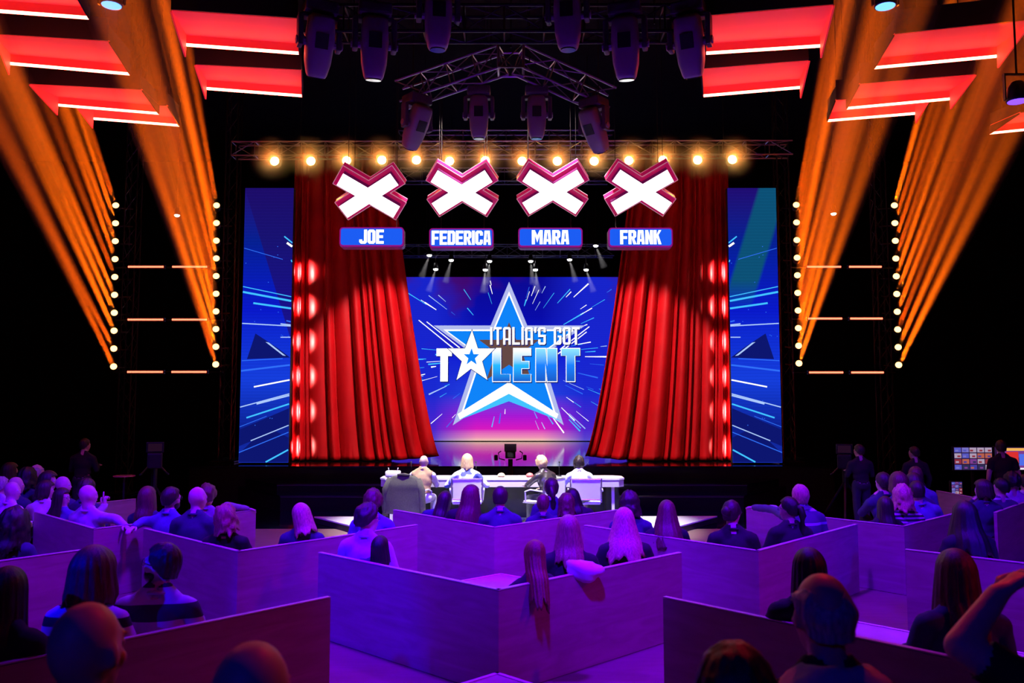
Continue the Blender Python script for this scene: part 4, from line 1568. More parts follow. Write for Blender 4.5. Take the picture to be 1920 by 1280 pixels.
def patch_mat(name):
    m = bpy.data.materials.new(name)
    m.use_nodes = True
    nt = m.node_tree
    b = nt.nodes['Principled BSDF']
    b.inputs['Roughness'].default_value = .8
    tc = nt.nodes.new('ShaderNodeTexCoord')
    v = nt.nodes.new('ShaderNodeTexVoronoi')
    v.distance = 'CHEBYCHEV'
    v.inputs['Scale'].default_value = 9
    nt.links.new(tc.outputs['Object'], v.inputs['Vector'])
    sp = nt.nodes.new('ShaderNodeSeparateColor')
    nt.links.new(v.outputs['Color'], sp.inputs[0])
    r = nt.nodes.new('ShaderNodeValToRGB')
    r.color_ramp.interpolation = 'CONSTANT'
    el = r.color_ramp.elements
    el.new(.5)
    for q, (p_, c_) in zip(el, ((0, (.05, .06, .35)), (.38, (.75, .76, .85)), (.72, (.30, .36, .75)))):
        q.position = p_
        q.color = (*c_, 1)
    nt.links.new(sp.outputs[0], r.inputs[0])
    nt.links.new(r.outputs[0], b.inputs['Base Color'])
    return m


def cloth(name, c, rough=.85):
    return mat(name, c, rough, var=.12, vscale=20, bump=.12, bscale=60)


CL = {'navy': cloth('navy_cotton', (.035, .04, .10)), 'black': cloth('black_cotton', (.015, .014, .018)), 'blue': cloth('blue_cotton', (.12, .16, .34)),
      'white': cloth('white_cotton', (.78, .76, .76)), 'grey': cloth('grey_wool', (.25, .25, .28)), 'light': cloth('pale_cotton', (.60, .58, .62)),
      'beige': cloth('beige_vest', (.42, .27, .13)), 'leather': mat('dark_leather', (.035, .028, .03), .32, bump=.25, bscale=25), 'blazer': cloth('pale_blazer', (.62, .66, .76)),
      'patch': patch_mat('patchwork_cloth'), 'stripe': stripe_mat('striped_jumper', (.02, .02, .03), (.62, .58, .62), 9.5, .5),
      'stripe_wide': stripe_mat('wide_striped_jumper', (.03, .03, .06), (.55, .52, .60), 5.6, .5), 'stripe_fine': stripe_mat('fine_striped_top', (.03, .03, .05), (.65, .62, .66), 22, .45),
      'stripe_thin': stripe_mat('thin_lined_sweater', (.09, .09, .14), (.55, .52, .60), 7, .18), 'trouser': cloth('dark_trousers', (.03, .03, .045)), 'wtrouser': cloth('white_trousers', (.78, .77, .76)),
      'shoe': mat('dark_shoe', (.02, .018, .018), .5), 'wshoe': mat('white_shoe', (.7, .7, .7), .5), 'hood': cloth('pale_hood_lining', (.50, .48, .52))}
M_EYE = mat('eye_white', (.8, .8, .8), .2)
M_LIP = mat('lip', (.45, .18, .16), .45)
M_GLASSES = mat('dark_glasses_frame', (.02, .02, .02), .3)

SKC = Vector((0, -.008, .02))
SKR = (.074, .094, .100)


def smooth01(x):
    x = max(0.0, min(1.0, x))
    return x * x * (3 - 2 * x)


def hair_mesh(kind, seed, naz=60, rows=16, ln=.30, volm=None, flare=.15, drift=0.0):
    """closed hair shell around the skull, in head coordinates (front is +y)"""
    rnd = random.Random(seed)
    ph = [rnd.uniform(0, 6.28) for _ in range(6)]
    curly = 'curly' in kind
    longk = kind in ('long', 'bob', 'curly_long')
    vol_ = volm if volm is not None else {'short': .014, 'long': .022, 'bob': .030, 'curly_short': .026, 'curly_long': .045, 'ponytail': .013, 'bun': .013, 'balding': .007}[kind]
    ridge = .0 if curly else (.035 if longk else .02)
    outer, inner = [], []
    ext = rows
    for i in range(naz):
        a = 2 * math.pi * i / naz
        aw = abs((a + math.pi) % (2 * math.pi) - math.pi)          # 0 at the front
        deg = math.degrees(aw)
        back = smooth01((deg - 70) / 60)
        if kind == 'balding':
            z0 = -.075 * back + (.03 * (1 - back))
        elif longk:
            fr = smooth01((deg - 48) / 30)
            lsd = ln * (1 + .10 * math.sin(5 * a + ph[0]) + .06 * math.sin(13 * a + ph[1]))
            z0 = .055 * (1 - fr) - lsd * fr
        else:
            fr = smooth01((deg - 45) / 30)
            z0 = .058 * (1 - fr) + (-.012) * fr * (1 - back) + (-.085) * back * fr
        rx, ry, rz = SKR[0] + vol_, SKR[1] + vol_, SKR[2] + vol_
        thm = math.pi / 2
        for j in range(rows + 1):
            t = j / rows
            if kind == 'balding':
                z_hi = .045 + .015 * math.sin(3 * a + ph[0])
                z = z_hi + (z0 - z_hi) * t
                cz = max(-.95, min(.95, z / rz))
                rho = math.sqrt(max(0.05, 1 - cz * cz))
                if z < 0:
                    rho = max(rho, .9)
            else:
                if z0 >= 0:
                    th = math.acos(max(-1, min(1, z0 / rz))) * t
                    z, rho = rz * math.cos(th), math.sin(th)
                else:
                    arc = thm * .09
                    tot = arc + (-z0)
                    sarc = t * tot
                    if sarc < arc:
                        th = thm * sarc / arc
                        z, rho = rz * math.cos(th), math.sin(th)
                    else:
                        dpt = sarc - arc
                        z = -dpt
                        if longk:
                            k = dpt / max(ln, .01)
                            rho = 1 + flare * k - (.12 * smooth01((k - .75) / .25) if kind == 'bob' else 0)
                        else:
                            rho = 1 - .9 * (dpt / .1) ** 2 * .25
            x, y = math.sin(a) * rho * rx, math.cos(a) * rho * ry
            d = 1.0
            if ridge:
                d += ridge * math.sin(17 * a + ph[2] + 2.5 * t) * min(1, t * 2) + ridge * .6 * math.sin(31 * a + ph[3] - 3 * t) * min(1, t * 2)
            q = Vector((x * d, y * d, z))
            if longk and z < -.02 and drift:
                q.y -= drift * (-z - .02)
            if longk and z < -.12 and deg > 90:
                q.y -= .035 * smooth01((-z - .12) / .1)
            if kind == 'balding':
                q.x *= 1 - (vol_ + .004) / .08 * (1 - smooth01(t * 2.2))
                q.y *= 1 - (vol_ + .004) / .10 * (1 - smooth01(t * 2.2))
                q *= 1 + .035 * mnoise.noise(q * 40)
            if kind in ('short', 'ponytail', 'bun'):
                q *= 1 + .05 * mnoise.noise(q * 30 + Vector((seed, 0, 0))) + .03 * mnoise.noise(Vector((q.x * 90, q.y * 90, q.z * 30)))
            if curly:
                nn = mnoise.noise(q * 22 + Vector((seed, 0, 0))) * .020 + mnoise.noise(q * 48 + Vector((0, seed, 0))) * .012
                q *= 1 + nn / .11 * (1.0 if 'long' in kind else .8)
            outer.append(q + SKC)
            kin = .80 if j < rows else .93
            inner.append(Vector((q.x * kin, q.y * kin, q.z if z < 0 else q.z * .86)) + SKC)
    vs = outer + inner
    r1 = rows + 1
    N = naz * r1
    fs = []
    for i in range(naz):
        i2 = (i + 1) % naz
        for j in range(rows):
            fs.append((i * r1 + j, i * r1 + j + 1, i2 * r1 + j + 1, i2 * r1 + j))
            fs.append((N + i * r1 + j, N + i2 * r1 + j, N + i2 * r1 + j + 1, N + i * r1 + j + 1))
        fs.append((i * r1 + rows, N + i * r1 + rows, N + i2 * r1 + rows, i2 * r1 + rows))
        if kind == 'balding':
            fs.append((i * r1, i2 * r1, N + i2 * r1, N + i * r1))
    mb = MB()
    mb.v, mb.f = [tuple(v) for v in vs], fs
    if kind == 'ponytail':
        pts = [Vector((0, -.095, .03)), Vector((0, -.135, .02)), Vector((.01, -.15, -.06)), Vector((.015, -.14, -.16)), Vector((.01, -.13, -.26)), Vector((0, -.125, -.33))]
        mb.path(pts, [.022, .034, .040, .036, .026, .008], 10)
        mb.ball((0, -.108, .028), (.026, .022, .026), 10, 6)
    if kind == 'bun':
        c = Vector((0, -.125, .03))
        n0 = len(mb.v)
        mb.ball(c, (.050, .042, .048), 18, 12)
        for k in range(n0, len(mb.v)):
            v = Vector(mb.v[k])
            mb.v[k] = tuple(c + (v - c) * (1 + .16 * mnoise.noise(v * 45)))
    return mb


def seg_dist(P, a, b):
    a, b = np.array(a), np.array(b)
    d = b - a
    t = np.clip(((P - a) @ d) / max(1e-9, d @ d), 0, 1)
    return np.linalg.norm(P - (a + t[:, None] * d), axis=1)


NTRI = [0]
os_debug = False


def clear_of_walls(at, lean, side, twist, yaw, seat, hvz):
    """sit the body upright or further in until it is clear of the box walls behind it"""
    at = list(at)
    for _ in range(40):
        S = Matrix.Rotation(math.radians(twist), 3, 'Z') @ Matrix.Rotation(math.radians(side), 3, 'Y') @ Matrix.Rotation(math.radians(-lean), 3, 'X')
        piv = Vector((0, 0, .09))
        hc_ = piv + S @ (Vector((0, .022, .745)) - piv)
        P0 = W(*at)
        s = (P0.z - seat) / (hc_.z + .12 + hvz)
        R_ = Matrix.Rotation(math.radians(yaw), 3, 'Z')
        loc = P0 - R_ @ Vector((hc_.x * s, hc_.y * s, 0))
        bad = False
        for a, b, n in WALLS:
            d = (b - a)
            d.z = 0
            L = d.length
            d.normalize()
            for pt, need in ((loc, .20), (loc + R_ @ (S @ Vector((0, 0, .4 * s))), .19)):
                t = (Vector((pt.x, pt.y, 0)) - a).dot(d)
                dist = (Vector((pt.x, pt.y, 0)) - a).dot(n)
                hd = (Vector((P0.x, P0.y, 0)) - a).dot(n)
                if -.15 < t < L + .12 and dist < need and dist > -.6 and hd > -.06:
                    bad = True
        if not bad:
            break
        if lean > -9:
            lean -= 3
        else:
            at[2] += .04
    return tuple(at), lean


def person(label, at, hair='short', hc='dark', top='navy', legs='trouser', skin='l', yaw=0, lean=4, side=0, twist=0, hy=0, hp=0, hr=0, pose='floor',
           arms=None, seat=PLZ, sleeves=True, scale=None, vox=None, hlen=.30, hvol=None, hflare=.15, hdrift=0.0, glasses=False, beard=False, face=True, seed=None,
           shoes='shoe', vest=None, name='person', zoff=0.0, free=False, group='seated audience'):
    """AT = (px, py of the head top, distance).  Origin = the seat point; front is +y"""
    seed = seed if seed is not None else int(at[0] * 7 + at[1])
    if pose == 'floor' and not free:
        at, lean = clear_of_walls(at, lean, side, twist, yaw, seat, 0 if hair in ('bald', 'balding') else .016)
    vox = vox or max(.0115, min(.021, .0021 * at[2]))
    rnd = random.Random(seed)
    S = Matrix.Rotation(math.radians(twist), 3, 'Z') @ Matrix.Rotation(math.radians(side), 3, 'Y') @ Matrix.Rotation(math.radians(-lean), 3, 'X')
    piv = Vector((0, 0, .09))
    sp = lambda x, y, z: piv + S @ (Vector((x, y, z)) - piv)
    q = S.to_quaternion()
    hcn = sp(0, .022, .745)
    H = Matrix.Rotation(math.radians(twist + hy), 3, 'Z') @ Matrix.Rotation(math.radians(hr), 3, 'Y') @ Matrix.Rotation(math.radians(-hp), 3, 'X')
    hq = H.to_quaternion()
    hp_ = lambda x, y, z: hcn + H @ Vector((x, y, z))
    mb = MB()
    bones = []

    def cap(a, b, r0, r1, tg):
        a, b = Vector(a), Vector(b)
        mb.tube(a, b, r0, r1, 12)
        mb.ball(a, r0, 12, 8)
        mb.ball(b, r1, 12, 8)
        bones.append((tg, tuple(a), tuple(b), (r0 + r1) / 2))
    mb.ball(sp(0, -.01, .10), (.165, .125, .115), 16, 10, q)
    bones.append(('pelvis', tuple(sp(-.08, 0, .08)), tuple(sp(.08, 0, .08)), .11))
    mb.ball(sp(0, .005, .24), (.145, .108, .15), 16, 10, q)
    mb.ball(sp(0, .0, .40), (.165, .115, .17), 16, 10, q)
    bones.append(('torso', tuple(sp(0, 0, .20)), tuple(sp(0, 0, .45)), .125))
    cap(sp(-.145, -.01, .505), sp(.145, -.01, .505), .064, .064, 'torso')
    for a in (-1, 1):
        cap(sp(a * .11, -.02, .535), sp(a * .03, -.01, .60), .045, .045, 'torso')
    cap(sp(0, -.008, .55), hp_(0, -.015, -.06), .054, .052, 'neck')
    mb.ball(hp_(*SKC), SKR, 20, 14, hq)
    mb.ball(hp_(0, .030, -.048), (.056, .060, .076), 16, 10, hq)
    mb.ball(hp_(0, .066, -.098), (.026, .022, .022), 10, 8, hq)
    cap(hp_(0, .086, .012), hp_(0, .104, -.026), .011, .015, 'head')
    mb.ball(hp_(0, .083, -.062), (.026, .014, .013), 10, 6, hq)
    for a in (-1, 1):
        mb.ball(hp_(a * .078, -.004, -.008), (.013, .022, .032), 8, 8, hq)
        mb.ball(hp_(a * .036, .078, .026), (.026, .014, .012), 8, 6, hq)
        mb.ball(hp_(a * .042, .064, -.028), (.022, .022, .024), 8, 6, hq)
    bones.append(('head', tuple(hp_(0, 0, -.05)), tuple(hp_(0, 0, .04)), .085))
    # size and place
    topz = (hcn + H @ (SKC + Vector((0, 0, SKR[2])))).z
    hv = 0.0 if hair in ('bald', 'balding') else (hvol if hvol is not None else .02)
    topz += hv * .8
    P0 = W(*at)
    if pose == 'stand':
        s = P0.z / (topz + .845)
        zbase = .845 * s
    else:
        s = scale if scale is not None else (P0.z - seat) / topz
        zbase = P0.z - topz * s if scale is not None else seat
    Rw = Matrix.Rotation(math.radians(yaw), 3, 'Z')
    hoff = Rw @ Vector((hcn.x * s, hcn.y * s, 0))
    loc = Vector((P0.x - hoff.x, P0.y - hoff.y, zbase + zoff))
    Ri = Rw.transposed()

    def local(v):
        return Ri @ (W(*v) - loc) / s
    A = {'lap': ((.25, .05, .30), (.10, .24, .33)), 'knees': ((.25, .14, .34), (.13, .36, .30)), 'desk': ((.29, .16, .40), (.14, .40, .44)), 'chin': ((.22, .20, .36), (.06, .18, .56)),
         'down': ((.25, -.02, .27), (.26, .06, .06)), 'stand': ((.25, -.03, .24), (.24, .08, .02)), 'hold': ((.24, .05, .28), (.14, .30, .36))}
    arms = arms or ('lap', 'lap')
    hands = []
    for a, spec in zip((-1, 1), arms):
        if isinstance(spec, str):
            e, w = A[spec]
            e, w = sp(a * e[0], *e[1:]), sp(a * w[0], *w[1:])
        else:
            e, w = (local(v[1]) if v[0] == 'px' else Vector(v) for v in spec[:2])
        sh = sp(a * .182, -.008, .50)
        cap(sh, sh.lerp(e, .52), .054, .049, 'uparm')
        cap(sh.lerp(e, .52), e, .049, .043, 'elbow')
        cap(e, w, .043, .030, 'forearm')
        f = (spec[2] if not isinstance(spec, str) and len(spec) > 2 else None)
        d = (w - e).normalized() if f is None else Vector(f).normalized()
        pe = w + d * .085
        sidev = d.cross(Vector((0, 0, 1)))
        sidev = sidev.normalized() if sidev.length > .1 else Vector((1, 0, 0))
        nrm = sidev.cross(d).normalized()
        for k in (-.024, -.008, .008, .024):
            cap(w + sidev * k * .6, pe + sidev * k, .016, .014, 'hand')
        point = not isinstance(spec, str) and len(spec) > 3
        hands.append((a, w, d, pe, sidev, nrm, point))
    LG = {'floor': ((.15, .30, .27), (.11, .40, .05), (.12, .52, .036)), 'chair': ((.12, .42, .07), (.12, .44, -.34), (.13, .59, -.375)),
          'stand': ((.095, .02, -.37), (.095, -.02, -.77), (.11, .13, -.805)), 'bench': ((.12, .42, .07), (.12, .44, -.24), (.13, .58, -.275))}[pose]
    for a in (-1, 1):
        hip = Vector((a * .088, .01, .09))
        kn, an, to = (Vector((a * v[0], v[1], v[2])) for v in LG)
        cap(hip, kn, .086, .060, 'leg')
        cap(kn, an, .057, .038, 'leg')
        cap(an + Vector((0, -.02, -.005)), to, .042, .032, 'foot')
    me = mb.mesh('person')
    tmp = bpy.data.objects.new('tmp', me)
    COL.objects.link(tmp)
    md = tmp.modifiers.new('r', 'REMESH')
    md.mode = 'VOXEL'
    md.voxel_size = vox
    ms = tmp.modifiers.new('s', 'SMOOTH')
    ms.factor = .5
    ms.iterations = 3
    dg = bpy.context.evaluated_depsgraph_get()
    ev = tmp.evaluated_get(dg)
    m2 = ev.to_mesh()
    n = len(m2.vertices)
    co = np.empty(n * 3)
    m2.vertices.foreach_get('co', co)
    co = co.reshape(-1, 3)
    no = np.empty(n * 3)
    m2.vertices.foreach_get('normal', no)
    no = no.reshape(-1, 3)
    faces = [tuple(p_.vertices) for p_ in m2.polygons]
    ev.to_mesh_clear()
    bpy.data.objects.remove(tmp)
    bpy.data.meshes.remove(me)
    # regions by nearest bone
    tags = sorted(set(b[0] for b in bones))
    best = np.full(n, 1e9)
    reg = np.zeros(n, int)
    for tg, a, b, r in bones:
        dd = seg_dist(co, a, b) - r
        up = dd < best
        best[up] = dd[up]
        reg[up] = tags.index(tg)
    body = MB()
    body.v = [tuple(c) for c in co]
    body.f = list(faces)
    for a, w, d, pe, sv, nr, point in hands:
        lens = (.060, .074, .080, .070)
        for k in range(4):
            base = pe + sv * (a * (-.024 + .016 * k)) - d * .01
            L = lens[k]
            if point and k != 3:
                p1 = base + d * .028 - nr * .014
                p2 = p1 - d * .012 - nr * .024
                p3 = p2 - d * .022 - nr * .002
            elif point:
                p1, p2, p3 = base + d * .035, base + d * .062, base + d * .085
            else:
                p1 = base + d * (L * .45) - nr * .004
                p2 = p1 + d * (L * .30) - nr * .014
                p3 = p2 + d * (L * .18) - nr * .018
            body.path([base, p1, p2, p3], [.0100, .0092, .0085, .0068], 7)
        tb = w + d * .022 + sv * (-a * -.030) * -1
        tb = w + d * .025 - sv * (a * -.026)
        o_ = -sv * (a * -1)
        body.path([tb, tb + o_ * .022 + d * .025, tb + o_ * .032 + d * .052 - nr * .01, tb + o_ * .030 + d * .072 - nr * .014], [.014, .012, .0105, .008], 7)
    me = body.mesh('person_body')
    o = obj(name, me, SK[skin], None, True)
    o.location = loc
    o.rotation_euler = (0, 0, math.radians(yaw))
    o.scale = (s, s, s)
    tag(o, label, 'person', group)
    NTRI[0] += len(faces) * 2
    if os_debug:
        print('PERSON %-60s scale %.2f seat %.2f at %.2f %.2f' % (label[:60], s, loc.z, loc.x, loc.y))

    def garment(nm, tset, m, off, extra=None):
        ids = np.isin(reg, [tags.index(x) for x in tset if x in tags])
        if extra is not None:
            ids &= extra
        fl = [f for f in faces if sum(ids[v] for v in f) >= 3]
        used = sorted(set(v for f in fl for v in f))
        if not used:
            return None
        mp = {v: k for k, v in enumerate(used)}
        g = MB()
        for v in used:
            w_ = off + .006 * mnoise.noise(Vector(co[v]) * 16 + Vector((seed, 0, 0)))
            g.v.append(tuple(co[v] + no[v] * w_))
        g.f = [tuple(mp[v] for v in f) for f in fl]
        # turned-in hem
        cnt = {}
        for f in g.f:
            for k in range(len(f)):
                e = (f[k], f[(k + 1) % len(f)])
                cnt[e] = cnt.get(e, 0) + 1
        rim = [e for e in cnt if (e[1], e[0]) not in cnt]
        back = {}
        for a_, b_ in rim:
            for v in (a_, b_):
                if v not in back:
                    back[v] = len(g.v)
                    g.v.append(tuple(co[used[v]] - no[used[v]] * .004))
        g.f += [(b_, a_, back[a_], back[b_]) for a_, b_ in rim]
        NTRI[0] += len(g.f) * 2
        return g.build(nm, m, o, True, fix=False)
    garment('top', ('torso', 'uparm', 'elbow', 'forearm') if sleeves else ('torso', 'uparm'), CL[top], .011)
    if vest:
        garment('vest', ('torso',), CL[vest], .020)
    garment('trousers', ('pelvis', 'leg'), CL[legs], .009)
    garment('shoes', ('foot',), CL[shoes], .008)

    if at[2] < 11.5:
        ring = [sp(.064 * math.cos(u), -.012 + .060 * math.sin(u), .585 - .012 * math.sin(u)) for u in [2 * math.pi * k / 14 for k in range(15)]]
        MB().path(ring, .013, 6).build('collar', CL[vest or top], o, True)

    def headpart(nm, mbx, m, sm=True):
        mbx.v = [tuple(hcn + H @ Vector(v)) for v in mbx.v]
        return mbx.build(nm, m, o, sm)
    if hair != 'bald':
        big = at[2] < 7.5
        headpart('hair', hair_mesh(hair, seed, 84 if big else 56, 22 if big else 14, hlen, hvol, hflare, hdrift), HA[hc])
    if face:
        for a in (-1, 1):
            headpart('eye', MB().ball((a * .033, .077, .006), .013, 8, 6), M_EYE)
        headpart('mouth', MB().ball((0, .092, -.062), (.022, .006, .008), 8, 5), M_LIP)
    if glasses:
        g = MB()
        for a in (-1, 1):
            ring = [(a * .036 + .024 * math.cos(u), .102 - .01 * abs(math.cos(u)), .004 + .019 * math.sin(u)) for u in [2 * math.pi * k / 12 for k in range(13)]]
            g.path(ring, .0028, 5)
            g.path([(a * .06, .094, .008), (a * .083, .05, .01), (a * .086, -.01, .006)], .0028, 5)
        g.path([(-.012, .104, .006), (.012, .104, .006)], .0028, 5)
        headpart('glasses', g, M_GLASSES)
    if beard:
        b = MB().ball((0, .034, -.068), (.061, .062, .056), 18, 12)
        b.v = [tuple(Vector(v) + Vector((0, 0, .0)) * 0) for v in b.v]
        headpart('beard', b, HA[hc])
    return o



# ------------------------------------------------------------------ the four judges
JS = .50
person('bald judge in a beige vest over white sleeves', (795, 853, 14.15), 'bald', top='white', vest='beige', legs='wtrouser', pose='chair', seat=JS, lean=14, yaw=-8, arms=('desk', 'chin'), shoes='wshoe', group='judges')
person('blonde judge in a blue and white patchwork jacket', (876, 851, 14.2), 'bob', 'blond', 'patch', pose='chair', seat=JS, lean=14, arms=(((-.36, .10, .30), (-.2, .36, .36)), ((.36, .10, .30), (.2, .36, .36))), hlen=.15, group='judges')
person('curly blonde judge in a dark leather jacket, turned sideways', (1015, 853, 14.15), 'curly_short', 'blond', 'leather', pose='chair', seat=JS, lean=18, yaw=38, hy=-30, hvol=.035, arms=('desk', 'lap'), group='judges')
person('curly grey-haired judge in a pale blazer', (1085, 855, 14.15), 'curly_short', 'dark', 'blazer', pose='chair', seat=JS, lean=22, hp=-14, arms=(((-.30, .16, .30), (-.26, .40, .34)), ((.30, .14, .30), (.22, .36, .32))), group='judges')

# ------------------------------------------------------------------ audience, box by box
X = lambda x, y, Y: ('px', (x, y, Y))
# middle box behind the judges
person('dark long-haired woman leaning sideways in the middle box', (833, 920, 10.55), 'long', 'dark', 'navy', side=16, lean=14, hr=14, hlen=.32, arms=('knees', 'knees'))
person('woman with long brown hair turned to her neighbour in the middle box', (884, 908, 10.15), 'long', 'brown', 'black', side=10, hy=-50, lean=8, hlen=.36, hflare=.5, arms=('knees', 'knees'))
person('short-haired man in a navy shirt in the middle box, back turned', (938, 910, 9.9), 'short', 'dark', 'navy', hy=-8)
person('woman with a high dark ponytail in the middle box', (1034, 895, 10.9), 'ponytail', 'dark', 'navy', lean=6, hvol=.016)
person('short-haired onlooker in navy below the ponytail', (1018, 925, 10.15), 'short', 'brown', 'navy', lean=16, hp=-8, face=True)
person('woman with big loose curly hair in the middle box', (1062, 927, 10.55), 'curly_long', 'brown', 'navy', lean=20, hlen=.20)
person('woman with straight black hair leaning in beside the curly hair', (1075, 915, 10.95), 'long', 'black', 'black', lean=12, side=-10, hr=-14, hlen=.30)
# big near box
person('man in glasses looking to the side in the big near box', (690, 943, 7.95), 'curly_short', 'dark', 'light', yaw=-10, hy=-45, glasses=True, skin='l', arms=('lap', 'lap'))
person('dark-haired woman slumped low in the big near box', (713, 1004, 7.45), 'long', 'black', 'navy', lean=34, side=14, twist=-15, hlen=.20, hp=-10)
person('girl whose long auburn hair falls over the rail', (1002, 1012, 6.68), 'long', 'red', 'black', yaw=42, hy=-25, lean=-9, hp=8, hr=6, hlen=.42, hdrift=.42, hflare=-.12, hvol=.020, free=True, arms=('knees', 'knees'))
person('woman with straight fair hair beside the girl at the rail', (1066, 965, 7.3), 'long', 'fair', 'black', hlen=.27, hflare=.45)
person('woman with long pale blonde hair near the rail end', (1170, 951, 7.85), 'long', 'blond', 'black', hlen=.32, hflare=.95)
# box left of it
person('blonde woman in navy bending her head, alone on the platform edge', (567, 943, 8.65), 'long', 'blond', 'navy', lean=16, hr=-16, hlen=.20)
person('curly-haired onlooker directly behind the man in glasses', (700, 916, 9.5), 'curly_short', 'brown', 'blue', hvol=.03)
person('woman with long straight hair beside the bearded man', (277, 911, 9.75), 'long', 'brown', 'navy', yaw=-8, hlen=.30)
person('bearded man in a blue shirt with one arm along the rail', (322, 911, 9.6), 'short', 'dark', 'blue', yaw=-10, hy=-25, beard=True, glasses=True,
       arms=((X(268, 977, 9.62), X(252, 987, 9.45)), 'lap'))
person('bald man in a dark polo shirt beside the bearded man', (371, 912, 9.3), 'bald', top='navy', hy=-22, yaw=-6)
person('curly-haired onlooker with an arm along the far rail', (390, 907, 10.15), 'curly_short', 'brown', 'grey', arms=('lap', (X(425, 948, 10.7), X(462, 953, 10.95))))
person('woman with loose curly blonde hair at the near corner', (424, 945, 8.25), 'curly_long', 'fair', 'black', lean=6, hlen=.16, hr=-10, hvol=.035)
# box of the raised hand
person('bald man in a pale shirt raising two fingers, other arm on the rail', (166, 908, 9.95), 'bald', top='light', yaw=-12, hy=-35, arms=((X(183, 966, 10.15), X(196, 948, 10.2), (.05, 0, 1), True), (X(218, 973, 9.75), X(234, 985, 9.62))))
person('laughing woman with long dark hair and glasses beside the raised hand', (117, 914, 10.45), 'long', 'dark', 'blue', hy=-78, yaw=-10, glasses=True, hlen=.28)
person('curly-haired onlooker half hidden behind the man raising fingers', (163, 897, 11.0), 'curly_short', 'dark', 'navy', hvol=.03)
person('bald man in profile behind the laughing woman', (119, 892, 11.5), 'bald', top='navy', hy=-65, yaw=-10)
person('woman with short dark hair in a white top at the far left', (87, 901, 11.3), 'bob', 'dark', 'white', hy=-60, hlen=.12)
# far left row
audience_box('far timber platform at the left edge', Vector((-7.5, 9.4, 0)), Vector((-10.0, 11.9, 0)), Vector((-5.2, 11.7, 0)), '', far=1.0)
person('woman with dark hair, hindmost at the left edge', (20, 866, 13.2), 'long', 'dark', 'black', hy=-40, hlen=.22)
person('grey-haired man hindmost in the left group', (70, 870, 12.7), 'balding', 'grey', 'navy', hy=-20, seed=3)
person('onlooker with bushy dark hair in the left group', (52, 878, 12.3), 'curly_long', 'black', 'navy', hlen=.16)
person('woman with red-lit face in profile in the left group', (92, 883, 12.0), 'bob', 'dark', 'black', hy=-80, hlen=.11)
person('white-haired onlooker at the left picture edge', (3, 892, 11.4), 'short', 'grey', 'light', hy=-30)
person('bald-crowned onlooker behind the white collar', (31, 893, 11.6), 'bald', top='navy', hy=-60)
person('bald man in a white shirt and open collar at the left edge', (24, 902, 10.8), 'bald', top='white', hy=-65, yaw=-20)
person('woman with a large dark curly mane at the left edge', (28, 951, 8.0), 'curly_long', 'black', 'navy', hlen=.28, hvol=.06)
# near left box
person('woman with a blunt bob in a striped jumper', (177, 1023, 5.2), 'bob', 'brown', 'stripe', hlen=.17, hvol=.042, hflare=.22, yaw=-6)
person('bearded man in a wide-striped jumper looking left', (305, 1015, 5.5), 'short', 'dark', 'stripe_wide', hy=72, yaw=8, hp=-8, beard=True, glasses=True, side=2)
person('woman with very long dark hair cut by the left edge', (16, 1062, 4.75), 'long', 'dark', 'black', hlen=.52, hflare=.05)
# right of the judges
person('woman with dark curly hair right of the desk', (1181, 920, 9.5), 'curly_long', 'dark', 'navy', hlen=.14, hvol=.035, hy=-20)
person('woman with long wavy brown hair before the white platform end', (1250, 937, 8.85), 'long', 'brown', 'black', hlen=.36, hflare=.9)
person('woman with a hair bun in a sheer black top', (1372, 936, 8.55), 'bun', 'dark', 'black', yaw=-6, hy=-35, glasses=True)
person('woman with a dark ponytail and glasses facing the bun', (1478, 930, 8.95), 'ponytail', 'black', 'black', hy=40, yaw=6, glasses=True, lean=8, skin='m')
person('fair-haired man in a lined sweater leaning on the far rail', (1499, 907, 9.95), 'short', 'blond', 'stripe_thin', lean=14, hp=-12, yaw=14, arms=((X(1452, 955, 10.35), X(1415, 951, 10.75)), 'lap'))
# box of the striped blonde
person('short-haired man with a hand at his chin, left in the striped blonde box', (1655, 884, 11.4), 'short', 'dark', 'navy', arms=('chin', 'lap'), hy=20)
person('woman with brown bobbed hair beside the chin-resting man', (1684, 885, 11.0), 'bob', 'brown', 'navy', hlen=.12)
person('onlooker with dark hair behind the striped blonde', (1712, 887, 11.15), 'bob', 'dark', 'navy', hlen=.10)
person('tall man with shaved sides hindmost in the striped blonde box', (1716, 873, 12.2), 'short', 'brown', 'blue', hy=-15)
person('blonde curly woman in a fine-striped top', (1691, 908, 10.05), 'curly_long', 'blond', 'stripe_fine', hlen=.16, hvol=.032)
person('woman with straight dark hair below the striped blonde', (1659, 930, 9.75), 'long', 'dark', 'black', hlen=.34)
person('man in a blue jumper leaning beside the striped blonde', (1718, 900, 10.6), 'short', 'dark', 'blue', lean=16, side=-8)
# far right
person('woman with long dark hair seen from behind, before the monitors', (1808, 938, 8.2), 'long', 'black', 'black', hlen=.36, hvol=.03, hflare=.8)
person('woman with dark hair holding a hand to her face, far right', (1842, 899, 11.1), 'bob', 'dark', 'navy', hlen=.12, hy=40, arms=('chin', 'lap'))
person('youth in a pale lined hoodie at the right edge', (1876, 896, 11.1), 'short', 'black', 'stripe_thin', hy=35, hvol=.02)
person('onlooker with a dark curly head behind the hoodie', (1897, 883, 12.0), 'curly_short', 'black', 'light', hvol=.03)
person('dark-haired onlooker cut by the right picture edge', (1921, 888, 12.4), 'short', 'dark', 'white')
# near right box
person('dark-haired onlooker hidden behind the hooded man', (1516, 1027, 5.4), 'long', 'black', 'black', hlen=.20)
person('woman with very long straight hair in the near right box', (1790, 1029, 5.0), 'long', 'brown', 'navy', hlen=.42, hflare=.4)
